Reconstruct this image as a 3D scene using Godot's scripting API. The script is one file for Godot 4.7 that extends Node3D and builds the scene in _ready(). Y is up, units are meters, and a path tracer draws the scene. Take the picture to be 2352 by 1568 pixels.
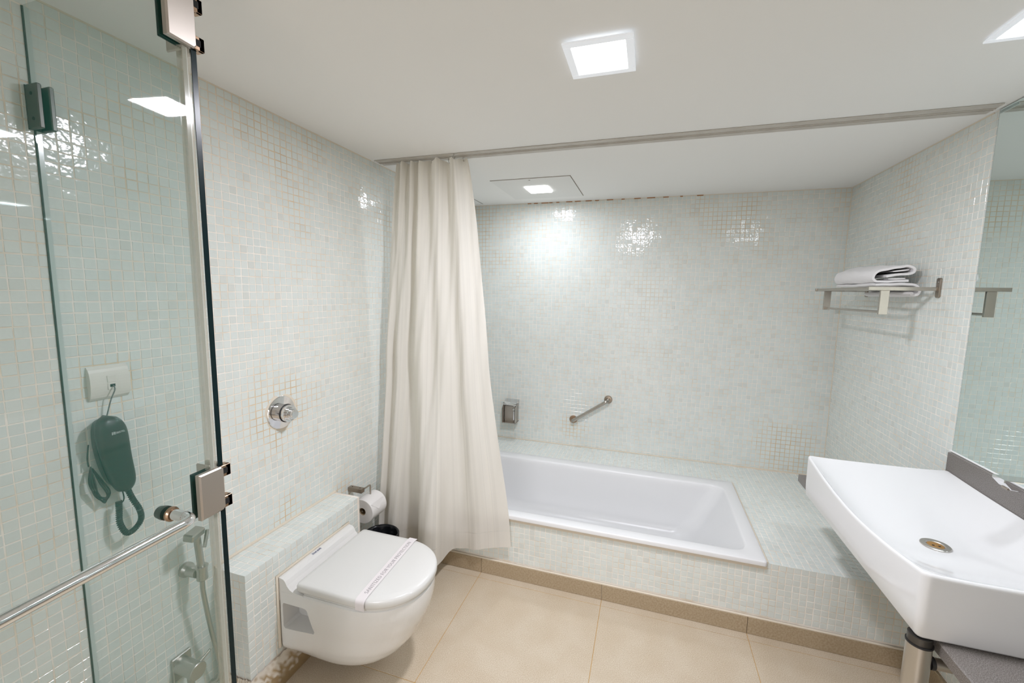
extends Node3D

# Hotel bathroom. Left wall x = 0, back wall z = 0, floor y = 0; metres.
const W := 2.575      # room width
const H := 2.2        # ceiling height
const ZF := 4.3       # front wall, behind the camera
const L := 0.350      # tub deck height
const D := 1.159      # tub surround front face
const PT := 0.0286    # mosaic pitch
const CAM := Vector3(1.4193, 1.5281, 3.1926)

var M := {}
var rng := RandomNumberGenerator.new()
var cam_xf: Transform3D
var used := {}
var tile_mesh: ArrayMesh
var tile_mats: Array = []
var tile_cols: Array = []
var stuff_mat: StandardMaterial3D


func _ready() -> void:
	rng.seed = 77
	var cam := Camera3D.new()
	cam.name = "camera"
	cam.position = CAM
	cam.rotation = Vector3(-0.1150, 0.3079, 0.0165)
	cam.fov = rad_to_deg(2.0 * atan(784.0 / 974.84))
	cam.near = 0.02
	cam.far = 30.0
	add_child(cam)
	cam.current = true
	cam_xf = cam.transform
	var env := Environment.new()
	env.background_mode = Environment.BG_COLOR
	env.background_color = Color(0, 0, 0)
	env.tonemap_mode = Environment.TONE_MAPPER_LINEAR
	env.tonemap_exposure = 2.55
	env.sdfgi_enabled = true
	env.ssao_enabled = true
	env.ssil_enabled = true
	var we := WorldEnvironment.new()
	we.name = "environment"
	we.environment = env
	add_child(we)
	materials()
	ceiling_lights()
	room()
	tub()
	cistern()
	toilet()
	wall_fittings()
	curtain()
	glass()
	phone()
	bidet()
	washstand()
	rack()


# ---------------------------------------------------------------- materials
func noise_tex(freq: float, a: Array, seed_: int, size := 512, kind := FastNoiseLite.TYPE_SIMPLEX_SMOOTH, octaves := 4) -> NoiseTexture2D:
	var n := FastNoiseLite.new()
	n.seed = seed_
	n.noise_type = kind
	n.frequency = freq
	n.fractal_octaves = octaves
	var t := NoiseTexture2D.new()
	t.width = size
	t.height = size
	t.seamless = true
	t.noise = n
	if a.size():
		var g := Gradient.new()
		var offs := PackedFloat32Array()
		var cols := PackedColorArray()
		for e in a:
			offs.append(e[0])
			cols.append(e[1])
		g.offsets = offs
		g.colors = cols
		t.color_ramp = g
	return t


func normal_tex(freq: float, seed_: int, strength: float, size := 512) -> NoiseTexture2D:
	var t := noise_tex(freq, [], seed_, size, FastNoiseLite.TYPE_SIMPLEX_SMOOTH, 2)
	t.as_normal_map = true
	t.bump_strength = strength
	return t


func mat(called: String, c: Color, rough: float, metal := 0.0) -> StandardMaterial3D:
	var m := StandardMaterial3D.new()
	m.resource_name = called
	m.albedo_color = c
	m.roughness = rough
	m.metallic = metal
	M[called] = m
	return m


func tri(m: StandardMaterial3D, per_metre: float) -> void:
	m.uv1_triplanar = true
	m.uv1_world_triplanar = true
	m.uv1_scale = Vector3.ONE * per_metre


func lin(r: float, g: float, b: float) -> Color:
	return Color(r, g, b).linear_to_srgb()


func materials() -> void:
	var wave := normal_tex(0.02, 5, 4.0)
	stuff_mat = mat("tile", Color.WHITE, 0.10)
	stuff_mat.vertex_color_use_as_albedo = true
	stuff_mat.normal_enabled = true
	stuff_mat.normal_texture = wave
	stuff_mat.normal_scale = 0.22
	tri(stuff_mat, 5.0)
	for i in 8:
		var k: float = [1.0, 0.985, 1.012, 0.975, 1.0, 1.015, 0.93, 0.955][i]
		var gb: float = [0.0, 0.006, -0.004, 0.004, 0.01, 0.0, -0.012, -0.006][i]
		var c := Color(0.750 * k - gb, 0.787 * k, 0.752 * k + gb * 0.6)
		tile_cols.append(c)
		var m := stuff_mat.duplicate()
		m.vertex_color_use_as_albedo = false
		m.albedo_color = c.linear_to_srgb()
		tile_mats.append(m)
	var g := mat("grout", Color.WHITE, 0.85)
	g.vertex_color_use_as_albedo = true
	g.albedo_texture = noise_tex(0.012, [[0.0, lin(0.76, 0.65, 0.51)], [0.36, lin(0.87, 0.79, 0.69)], [0.6, lin(0.92, 0.865, 0.79)], [1.0, lin(0.94, 0.90, 0.84)]], 11)
	tri(g, 1.1)
	mat("caulk", lin(0.74, 0.66, 0.54), 0.6)
	var p := mat("plaster", lin(0.945, 0.94, 0.92), 0.9)
	p.normal_enabled = true
	p.normal_texture = normal_tex(0.03, 3, 1.0, 256)
	p.normal_scale = 0.1
	tri(p, 3.0)
	mat("panel_white", lin(0.88, 0.88, 0.86), 0.75)
	mat("reveal", lin(0.24, 0.20, 0.165), 0.9)
	var s := mat("stone", Color.WHITE, 0.32)
	s.albedo_texture = noise_tex(0.10, [[0.0, lin(0.40, 0.29, 0.17)], [0.32, lin(0.60, 0.50, 0.375)], [0.68, lin(0.675, 0.59, 0.47)], [1.0, lin(0.84, 0.79, 0.70)]], 21, 1024, FastNoiseLite.TYPE_SIMPLEX_SMOOTH, 3)
	s.detail_enabled = true
	s.detail_blend_mode = BaseMaterial3D.BLEND_MODE_MUL
	s.detail_albedo = noise_tex(0.008, [[0.0, Color(0.965, 0.95, 0.93)], [1.0, Color(1.0, 1.0, 1.0)]], 24, 256)
	s.detail_uv_layer = BaseMaterial3D.DETAIL_UV_1
	tri(s, 2.2)
	var sk := mat("stone_skirting", Color.WHITE, 0.4)
	sk.albedo_texture = noise_tex(0.06, [[0.0, lin(0.34, 0.25, 0.155)], [0.5, lin(0.43, 0.335, 0.22)], [1.0, lin(0.50, 0.41, 0.29)]], 22, 512, FastNoiseLite.TYPE_SIMPLEX_SMOOTH, 6)
	tri(sk, 3.0)
	mat("floor_joint", lin(0.56, 0.35, 0.13), 0.9)
	var pp := mat("plaster_patch", Color.WHITE, 0.8)
	pp.vertex_color_use_as_albedo = true
	var gr := mat("granite", Color.WHITE, 0.3)
	gr.albedo_texture = noise_tex(0.09, [[0.0, lin(0.075, 0.064, 0.056)], [0.4, lin(0.15, 0.132, 0.12)], [0.6, lin(0.21, 0.19, 0.175)], [1.0, lin(0.38, 0.36, 0.35)]], 41, 1024, FastNoiseLite.TYPE_SIMPLEX_SMOOTH, 5)
	tri(gr, 3.5)
	var ce := mat("ceramic", lin(0.80, 0.79, 0.765), 0.07)
	ce.clearcoat_enabled = true
	ce.clearcoat = 0.4
	ce.clearcoat_roughness = 0.03
	mat("seat_plastic", lin(0.73, 0.725, 0.70), 0.16)
	mat("basin_ceramic", lin(0.78, 0.78, 0.78), 0.08)
	mat("enamel", lin(0.80, 0.80, 0.80), 0.30)
	mat("chrome", lin(0.78, 0.78, 0.79), 0.05, 1.0)
	mat("steel", lin(0.47, 0.44, 0.40), 0.20, 1.0)
	mat("brushed_steel", lin(0.55, 0.525, 0.49), 0.34, 1.0)
	mat("aged_steel", lin(0.36, 0.31, 0.26), 0.28, 1.0)
	mat("hinge_steel", lin(0.50, 0.455, 0.415), 0.42, 1.0)
	mat("dark_steel", lin(0.11, 0.105, 0.10), 0.38, 0.9)
	mat("bronze", lin(0.42, 0.29, 0.20), 0.3, 1.0)
	mat("brass", lin(0.70, 0.38, 0.12), 0.35, 1.0)
	mat("rubber", lin(0.015, 0.015, 0.016), 0.5)
	var bag := mat("bin_liner", lin(0.010, 0.011, 0.013), 0.25)
	bag.normal_enabled = true
	bag.normal_texture = normal_tex(0.02, 51, 6.0, 256)
	bag.normal_scale = 0.8
	tri(bag, 4.0)
	mat("phone_plastic", lin(0.012, 0.016, 0.016), 0.38)
	mat("white_plastic", lin(0.78, 0.76, 0.70), 0.35)
	mat("cord_grey", lin(0.16, 0.17, 0.17), 0.5)
	mat("print_white", lin(0.75, 0.76, 0.76), 0.6)
	mat("print_grey", lin(0.36, 0.33, 0.34), 0.8)
	mat("print_blue", lin(0.12, 0.15, 0.28), 0.6)
	mat("paper", lin(0.84, 0.82, 0.80), 0.9)
	mat("band_paper", lin(0.80, 0.755, 0.755), 0.75)
	var tw := mat("terry", lin(0.86, 0.84, 0.84), 0.95)
	tw.rim_enabled = true
	tw.rim = 0.4
	tw.normal_enabled = true
	tw.normal_texture = normal_tex(0.2, 61, 4.0, 256)
	tw.normal_scale = 0.4
	tri(tw, 12.0)
	var cu := mat("curtain_cloth", Color.WHITE, 0.8)
	cu.albedo_texture = stripes()
	cu.backlight_enabled = true
	cu.backlight = lin(0.55, 0.51, 0.44)
	var gl := mat("door_glass", Color(0.0, 0.47, 0.40, 0.088), 0.02)
	gl.metallic_specular = 0.27
	gl.transparency = BaseMaterial3D.TRANSPARENCY_ALPHA
	var ge := mat("glass_edge", lin(0.004, 0.016, 0.018), 0.25)
	ge.metallic_specular = 0.3
	mat("glass_edge_bright", lin(0.66, 0.72, 0.70), 0.15)
	mat("silicone_dark", lin(0.05, 0.055, 0.048), 0.6)
	var seal := mat("seal_plastic", Color(0.80, 0.77, 0.70, 0.30), 0.10)
	seal.transparency = BaseMaterial3D.TRANSPARENCY_ALPHA
	mat("mirror", lin(0.78, 0.875, 0.865), 0.01, 1.0)
	mat("mirror_edge", lin(0.80, 0.86, 0.86), 0.08, 1.0)
	var lf := mat("led_frame", lin(0.85, 0.86, 0.88), 0.5)
	lf.emission_enabled = true
	lf.emission = Color(0.93, 0.96, 1.0)
	lf.emission_energy_multiplier = 0.13
	var led := mat("led", Color.WHITE, 0.5)
	led.emission_enabled = true
	led.emission = Color(1.0, 1.0, 1.0)
	led.emission_energy_multiplier = 2.0
	var al := mat("aluminium", Color.WHITE, 0.5)
	al.albedo_texture = noise_tex(0.02, [[0.0, lin(0.52, 0.48, 0.43)], [1.0, lin(0.62, 0.59, 0.54)]], 71, 256)
	tri(al, 1.5)
	mat("rust", lin(0.42, 0.19, 0.07), 0.8)
	mat("hole", lin(0.01, 0.01, 0.01), 0.8)


func stripes() -> ImageTexture:
	var im := Image.create(1024, 8, false, Image.FORMAT_RGB8)
	var r := RandomNumberGenerator.new()
	r.seed = 5
	im.fill(lin(0.875, 0.85, 0.80))
	var x := 0
	while x < 1024:
		var w := r.randi_range(2, 26)
		var k := r.randf_range(0.93, 1.04)
		im.fill_rect(Rect2i(x, 0, w, 8), lin(0.875 * k, 0.85 * k, 0.80 * k))
		x += w + r.randi_range(2, 22)
	return ImageTexture.create_from_image(im)


# ---------------------------------------------------------------- shapes
func st() -> SurfaceTool:
	var s := SurfaceTool.new()
	s.begin(Mesh.PRIMITIVE_TRIANGLES)
	return s


func quad(s: SurfaceTool, a: Vector3, b: Vector3, c: Vector3, d: Vector3) -> void:
	for v in [a, b, c, a, c, d]:
		s.add_vertex(v)


func flat(s: SurfaceTool) -> void:
	s.set_smooth_group(0xFFFFFFFF)


# box with chamfered edges; c = chamfer
func box(s: SurfaceTool, lo: Vector3, hi: Vector3, c := 0.0, xf := Transform3D()) -> void:
	flat(s)
	var m := (lo + hi) / 2.0
	var h := (hi - lo) / 2.0
	c = minf(c, minf(h.x, minf(h.y, h.z)) * 0.98)
	var ax := [Vector3.RIGHT, Vector3.UP, Vector3.BACK]
	for a in 3:
		for sg in [-1.0, 1.0]:
			var n: Vector3 = ax[a] * sg
			var u: Vector3 = ax[(a + 1) % 3] * sg
			var v: Vector3 = ax[(a + 2) % 3]
			var hn: float = h[a]
			var hu: float = h[(a + 1) % 3] - c
			var hv: float = h[(a + 2) % 3] - c
			var o := m + n * hn
			quad(s, xf * (o - u * hu - v * hv), xf * (o - u * hu + v * hv), xf * (o + u * hu + v * hv), xf * (o + u * hu - v * hv))
	if c <= 0.0:
		return
	for a in 3:
		var w: Vector3 = ax[a]
		var u2: Vector3 = ax[(a + 1) % 3]
		var v2: Vector3 = ax[(a + 2) % 3]
		var hw: float = h[a] - c
		var hu2: float = h[(a + 1) % 3]
		var hv2: float = h[(a + 2) % 3]
		for su in [-1.0, 1.0]:
			for sv in [-1.0, 1.0]:
				var p: Vector3 = m + u2 * su * hu2 + v2 * sv * (hv2 - c)
				var q: Vector3 = m + u2 * su * (hu2 - c) + v2 * sv * hv2
				if su * sv > 0:
					quad(s, xf * (p - w * hw), xf * (p + w * hw), xf * (q + w * hw), xf * (q - w * hw))
				else:
					quad(s, xf * (q - w * hw), xf * (q + w * hw), xf * (p + w * hw), xf * (p - w * hw))
	for sx in [-1.0, 1.0]:
		for sy in [-1.0, 1.0]:
			for sz in [-1.0, 1.0]:
				var e := Vector3(sx, sy, sz)
				var p1 := m + e * Vector3(h.x, h.y - c, h.z - c)
				var p2 := m + e * Vector3(h.x - c, h.y, h.z - c)
				var p3 := m + e * Vector3(h.x - c, h.y - c, h.z)
				for v3 in ([p1, p3, p2] if sx * sy * sz > 0 else [p1, p2, p3]):
					s.add_vertex(xf * v3)


# loft through closed rings of equal count
func loft(s: SurfaceTool, rings: Array, cap_a := true, cap_b := true, smooth := true) -> void:
	if smooth:
		s.set_smooth_group(0)
	else:
		flat(s)
	var n: int = rings[0].size()
	for r in rings.size() - 1:
		for i in n:
			var j := (i + 1) % n
			quad(s, rings[r][i], rings[r + 1][i], rings[r + 1][j], rings[r][j])
	flat(s)
	for e in [[cap_a, rings[0], true], [cap_b, rings[-1], false]]:
		if e[0]:
			var c := Vector3.ZERO
			for p in e[1]:
				c += p
			c /= n
			for i in n:
				var a: Vector3 = e[1][i]
				var b: Vector3 = e[1][(i + 1) % n]
				for v in ([c, a, b] if e[2] else [c, b, a]):
					s.add_vertex(v)


func tube(s: SurfaceTool, pts: Array, rad: float, n := 12, caps := true) -> void:
	var rings := []
	var up := Vector3.UP
	var prev_u := Vector3.ZERO
	for k in pts.size():
		var t: Vector3 = (pts[mini(k + 1, pts.size() - 1)] - pts[maxi(k - 1, 0)]).normalized()
		var u: Vector3
		if prev_u == Vector3.ZERO:
			u = t.cross(up)
			if u.length() < 0.1:
				u = t.cross(Vector3.RIGHT)
		else:
			u = prev_u - t * t.dot(prev_u)
		u = u.normalized()
		prev_u = u
		var v := t.cross(u)
		var ring := []
		for i in n:
			var a := TAU * i / n
			ring.append(pts[k] + (u * cos(a) + v * sin(a)) * rad)
		rings.append(ring)
	loft(s, rings, caps, caps)


# profile of (radius, along) turned about an axis
func lathe(s: SurfaceTool, o: Vector3, axis: Vector3, prof: Array, n := 28, cap_a := true, cap_b := true) -> void:
	axis = axis.normalized()
	var u := axis.cross(Vector3.UP if absf(axis.y) < 0.9 else Vector3.RIGHT).normalized()
	var v := axis.cross(u)
	var rings := []
	for p in prof:
		var ring := []
		for i in n:
			var a := TAU * i / n
			ring.append(o + axis * p[1] + (u * cos(a) + v * sin(a)) * maxf(p[0], 0.0002))
		rings.append(ring)
	# doubled rings at sharp profile corners keep the edges crisp
	for k in rings.size() - 1:
		var pair := [rings[k], rings[k + 1]]
		var g := k
		s.set_smooth_group(g + 1)
		var m: int = n
		for i in m:
			var j := (i + 1) % m
			quad(s, pair[0][i], pair[1][i], pair[1][j], pair[0][j])
	flat(s)
	for e in [[cap_a, rings[0], true], [cap_b, rings[-1], false]]:
		if e[0]:
			var c := Vector3.ZERO
			for p2 in e[1]:
				c += p2
			c /= n
			for i in n:
				var a2: Vector3 = e[1][i]
				var b2: Vector3 = e[1][(i + 1) % n]
				for v2 in ([c, a2, b2] if e[2] else [c, b2, a2]):
					s.add_vertex(v2)


# smooth path through points
func spline(pts: Array, per := 8) -> Array:
	var out := []
	for i in pts.size() - 1:
		var p0 = pts[maxi(i - 1, 0)]
		var p3 = pts[mini(i + 2, pts.size() - 1)]
		for k in per:
			out.append(pts[i].cubic_interpolate(pts[i + 1], p0, p3, float(k) / per))
	out.append(pts[-1])
	return out


func rrect(lo: Vector2, hi: Vector2, r: float, y: float, per := 6) -> Array:
	var out := []
	var cs := [Vector2(hi.x - r, hi.y - r), Vector2(lo.x + r, hi.y - r), Vector2(lo.x + r, lo.y + r), Vector2(hi.x - r, lo.y + r)]
	for q in 4:
		for k in per + 1:
			var a := PI / 2 * (q + float(k) / per)
			var p: Vector2 = cs[q] + Vector2(cos(a), sin(a)) * r
			out.append(Vector3(p.x, y, p.y))
	return out


# prism over a 2D outline given in the plane (u, v) at o, thickness t along n, edge chamfer c
func prism(s: SurfaceTool, outline: Array, o: Vector3, u: Vector3, v: Vector3, t: float, c := 0.0) -> void:
	var n := u.cross(v).normalized()
	var area := 0.0
	for i in outline.size():
		area += outline[i].cross(outline[(i + 1) % outline.size()])
	if area < 0.0:
		outline = outline.duplicate()
		outline.reverse()
	var pv := PackedVector2Array(outline)
	var inner: Array = outline
	if c > 0.0:
		var off := Geometry2D.offset_polygon(pv, -c, Geometry2D.JOIN_MITER)
		if off.size() and off[0].size() == outline.size():
			inner = []
			for q in outline:
				var best := Vector2.ZERO
				var bd := 1e9
				for w in off[0]:
					if w.distance_squared_to(q) < bd:
						bd = w.distance_squared_to(q)
						best = w
				inner.append(best)
		else:
			c = 0.0
	var P := func(q: Vector2, d: float) -> Vector3: return o + u * q.x + v * q.y + n * d
	flat(s)
	var m := outline.size()
	for i in m:
		var j := (i + 1) % m
		quad(s, P.call(outline[i], 0.0), P.call(outline[i], t - c), P.call(outline[j], t - c), P.call(outline[j], 0.0))
		if c > 0.0:
			quad(s, P.call(outline[i], t - c), P.call(inner[i], t), P.call(inner[j], t), P.call(outline[j], t - c))
	for e in [[inner, t, false], [outline, 0.0, true]]:
		var idx := Geometry2D.triangulate_polygon(PackedVector2Array(e[0]))
		for k in range(0, idx.size(), 3):
			for w2 in ([idx[k], idx[k + 1], idx[k + 2]] if e[2] else [idx[k], idx[k + 2], idx[k + 1]]):
				s.add_vertex(P.call(e[0][w2], e[1]))


# ---------------------------------------------------------------- naming
func numbered(called: String) -> String:
	var n: int = used.get(called, 0)
	used[called] = n + 1
	return called if n == 0 else "%s_%03d" % [called, n]


func thing(called: String, label: String, category: String, at := Vector3.ZERO, group := "") -> Node3D:
	var o := Node3D.new()
	o.name = numbered(called)
	o.position = at
	add_child(o)
	tag(o, label, category, group)
	return o


func tag(o: Node, label: String, category: String, group := "", kind := "") -> void:
	o.set_meta("label", label)
	o.set_meta("category", category)
	if group:
		o.set_meta("group", group)
	if kind:
		o.set_meta("kind", kind)


# the mesh of a part; coordinates in st are world coordinates
func part(called: String, s, m: String, parent: Node3D, label := "") -> MeshInstance3D:
	var o := MeshInstance3D.new()
	o.name = called
	if s is SurfaceTool:
		s.generate_normals()
		o.mesh = s.commit()
	else:
		o.mesh = s
	o.material_override = M[m]
	if parent == self:
		o.name = numbered(called)
	parent.add_child(o, true)
	if parent != self:
		o.position = -world_at(parent)
	if label:
		o.set_meta("label", label)
	return o


func world_at(n: Node) -> Vector3:
	var p := Vector3.ZERO
	while n is Node3D and n != self:
		p += n.position
		n = n.get_parent()
	return p


func structure(called: String, s: SurfaceTool, m: String, label: String, category: String) -> MeshInstance3D:
	var o := part(called, s, m, self)
	tag(o, label, category, "", "structure")
	return o


# ---------------------------------------------------------------- mosaic
func make_tile() -> void:
	var s := st()
	var h := 0.01285
	var c := 0.0006
	var t := 0.0010
	flat(s)
	var r0 := []
	var r1 := []
	var r2 := []
	for q in [Vector2(1, 1), Vector2(-1, 1), Vector2(-1, -1), Vector2(1, -1)]:
		r0.append(Vector3(q.x * h, -0.001, q.y * h))
		r1.append(Vector3(q.x * h, t - c, q.y * h))
		r2.append(Vector3(q.x * (h - c), t, q.y * (h - c)))
	for i in 4:
		var j := (i + 1) % 4
		quad(s, r0[i], r1[i], r1[j], r0[j])
		quad(s, r1[i], r2[i], r2[j], r1[j])
	quad(s, r2[0], r2[3], r2[2], r2[1])
	s.generate_normals()
	tile_mesh = s.commit()


func on_screen(p: Vector3) -> Vector3:
	var c := cam_xf.affine_inverse() * p
	if c.z > -0.05:
		return Vector3(-1e6, -1e6, 1)
	return Vector3(1176.0 - 974.84 * c.x / c.z, 784.0 + 974.84 * c.y / c.z, -c.z)


# lays tiles on the plane through o spanned by u and v (n = outward), as far as su x sv metres
func mosaic(parent: Node3D, faces: Array, most := 300) -> void:
	var cells := []
	for f in faces:
		var o: Vector3 = f[0]
		var u: Vector3 = f[1]
		var v: Vector3 = f[2]
		var n: Vector3 = f[3]
		var nu := int(f[4] / PT + 0.02)
		var nv := int(f[5] / PT + 0.02)
		var skip: Callable = f[6] if f.size() > 6 else func(_p): return false
		for i in nu:
			for j in nv:
				var p := o + u * (i + 0.5) * PT + v * (j + 0.5) * PT
				if skip.call(p):
					continue
				var px := on_screen(p)
				var size := 0.0
				if px.x > -10 and px.x < 2362 and px.y > -10 and px.y < 1578:
					var dd: Vector3 = CAM - p
					size = maxf(0.0, dd.normalized().dot(n)) / dd.length_squared()
				var b := Basis(u, n, u.cross(n))
				b = b * Basis.from_euler(Vector3(rng.randfn(0.0, 0.014), rng.randf_range(-0.012, 0.012), rng.randfn(0.0, 0.014)))
				var col := rng.randi_range(0, 5)
				if rng.randf() < 0.06:
					col = 6 + rng.randi_range(0, 1)
				var at := p + n * rng.randf_range(-0.0002, 0.0003) + u * rng.randfn(0.0, 0.0004) + v * rng.randfn(0.0, 0.0004)
				cells.append([size, Transform3D(b, at), col])
	cells.sort_custom(func(a, b): return a[0] > b[0])
	var base := world_at(parent)
	var k := 0
	while k < mini(most, cells.size()) and cells[k][0] > 0.0:
		var t := MeshInstance3D.new()
		t.name = "tile" if k == 0 else "tile_%03d" % k
		t.mesh = tile_mesh
		t.material_override = tile_mats[cells[k][2]]
		t.transform = Transform3D(cells[k][1].basis, cells[k][1].origin - base)
		parent.add_child(t, true)
		k += 1
	if k >= cells.size():
		return
	var mm := MultiMesh.new()
	mm.transform_format = MultiMesh.TRANSFORM_3D
	mm.use_colors = true
	mm.mesh = tile_mesh
	mm.instance_count = cells.size() - k
	for i in range(k, cells.size()):
		var x: Transform3D = cells[i][1]
		mm.set_instance_transform(i - k, Transform3D(x.basis, x.origin - base))
		mm.set_instance_color(i - k, tile_cols[cells[i][2]])
	var mi := MultiMeshInstance3D.new()
	mi.name = "mosaic_tiles"
	mi.multimesh = mm
	mi.material_override = stuff_mat
	mi.set_meta("kind", "stuff")
	parent.add_child(mi, true)


# ---------------------------------------------------------------- lights
func ceiling_light(lo: Vector2, hi: Vector2, drop: float, frame: float, energy: float, color: Color, label: String, h := H) -> void:
	var c := (lo + hi) / 2.0
	var t := thing("ceiling_light", label, "ceiling light", Vector3(c.x, h, c.y), "square LED ceiling lights")
	var s := st()
	var top := h - drop
	if frame > 0.0:
		var a := lo - Vector2(frame, frame)
		var b := hi + Vector2(frame, frame)
		# a flat square ring
		box(s, Vector3(a.x, top - 0.006, a.y), Vector3(b.x, top, lo.y), 0.0015)
		box(s, Vector3(a.x, top - 0.006, hi.y), Vector3(b.x, top, b.y), 0.0015)
		box(s, Vector3(a.x, top - 0.006, lo.y), Vector3(lo.x, top, hi.y), 0.0015)
		box(s, Vector3(hi.x, top - 0.006, lo.y), Vector3(b.x, top, hi.y), 0.0015)
		part("frame", s, "led_frame", t)
		if drop > 0.002:
			s = st()
			box(s, Vector3(lo.x, top - 0.001, lo.y), Vector3(hi.x, h, hi.y), 0.001)
			part("body", s, "led_frame", t)
	s = st()
	loft(s, [rrect(lo, hi, 0.008, top - 0.0005), rrect(lo, hi, 0.008, top - 0.005)])
	part("diffuser", s, "led", t)
	var l := AreaLight3D.new()
	l.name = "glow"
	l.area_size = hi - lo
	l.light_energy = energy
	l.light_color = color
	l.area_range = 8.0
	l.area_attenuation = 2.0
	l.shadow_enabled = true
	t.add_child(l)
	l.rotation = Vector3(-PI / 2, 0, 0)
	l.position = Vector3(0, -drop - 0.0085, 0)


func ceiling_lights() -> void:
	ceiling_light(Vector2(1.186, 1.830), Vector2(1.328, 1.978), 0.010, 0.022, 0.92, Color(0.965, 0.965, 1.0), "square LED panel with a white rim in the middle of the ceiling")
	ceiling_light(Vector2(0.634, 0.352), Vector2(0.780, 0.520), 0.006, 0.0, 0.20, Color(0.93, 0.955, 1.0), "square LED light set in the ceiling hatch above the bathtub")
	ceiling_light(Vector2(0.7, 5.3), Vector2(1.9, 6.5), 0.0, 0.03, 3.5, Color(0.965, 0.965, 1.0), "wide LED panel in the lobby ceiling outside the doorway", 2.5)
	ceiling_light(Vector2(2.232, 1.709), Vector2(2.378, 1.855), 0.004, 0.018, 0.15, Color(0.95, 0.965, 1.0), "LED panel in the ceiling over the washbasin beside the mirror")


# ---------------------------------------------------------------- room
# the grout face of a wall as a grid whose vertex colours carry the rusty stains
func stained(s: SurfaceTool, o: Vector3, u: Vector3, v: Vector3, spots: Array) -> void:
	var nz := FastNoiseLite.new()
	nz.seed = 15
	nz.frequency = 1.6
	var n := 90
	var tint := func(p: Vector3) -> Color:
		var k := nz.get_noise_3d(p.x, p.y, p.z) * 0.9 + (p.y - 1.75) * 0.8
		for q in spots:
			k = maxf(k, 1.0 - p.distance_to(q[0]) / q[1] + nz.get_noise_3d(p.x * 6.0, p.y * 6.0, p.z * 6.0) * 0.5)
		return Color.WHITE.lerp(Color(0.84, 0.68, 0.47), smoothstep(0.0, 0.75, k))
	s.set_smooth_group(0)
	for i in n:
		for j in n:
			for q in [[i, j], [i + 1, j], [i + 1, j + 1], [i, j], [i + 1, j + 1], [i, j + 1]]:
				var p := o + u * (float(q[0]) / n) + v * (float(q[1]) / n)
				s.set_color(tint.call(p))
				s.add_vertex(p)
	s.set_color(Color.WHITE)


func wall(called: String, lo: Vector3, hi: Vector3, m: String, label: String) -> MeshInstance3D:
	var s := st()
	s.set_color(Color.WHITE)
	if called == "wall_left":
		stained(s, Vector3(0.0002, 0, 0), Vector3(0, 0, 3.5), Vector3(0, H, 0), [[Vector3(0, 1.02, 1.86), 0.26], [Vector3(0, 0.55, 1.85), 0.16], [Vector3(0, 0.53, 1.5), 0.12], [Vector3(0, 1.26, 2.43), 0.10]])
	elif called == "wall_back":
		stained(s, Vector3(0, 0, 0.0002), Vector3(0, H, 0), Vector3(W, 0, 0), [[Vector3(0.9, 0.5, 0), 0.14], [Vector3(2.35, 0.5, 0), 0.3]])
	elif called == "wall_right":
		stained(s, Vector3(W - 0.0002, 0, 0), Vector3(0, H, 0), Vector3(0, 0, 1.3), [])
	box(s, lo, hi)
	return structure(called, s, m, label, "wall")


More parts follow.
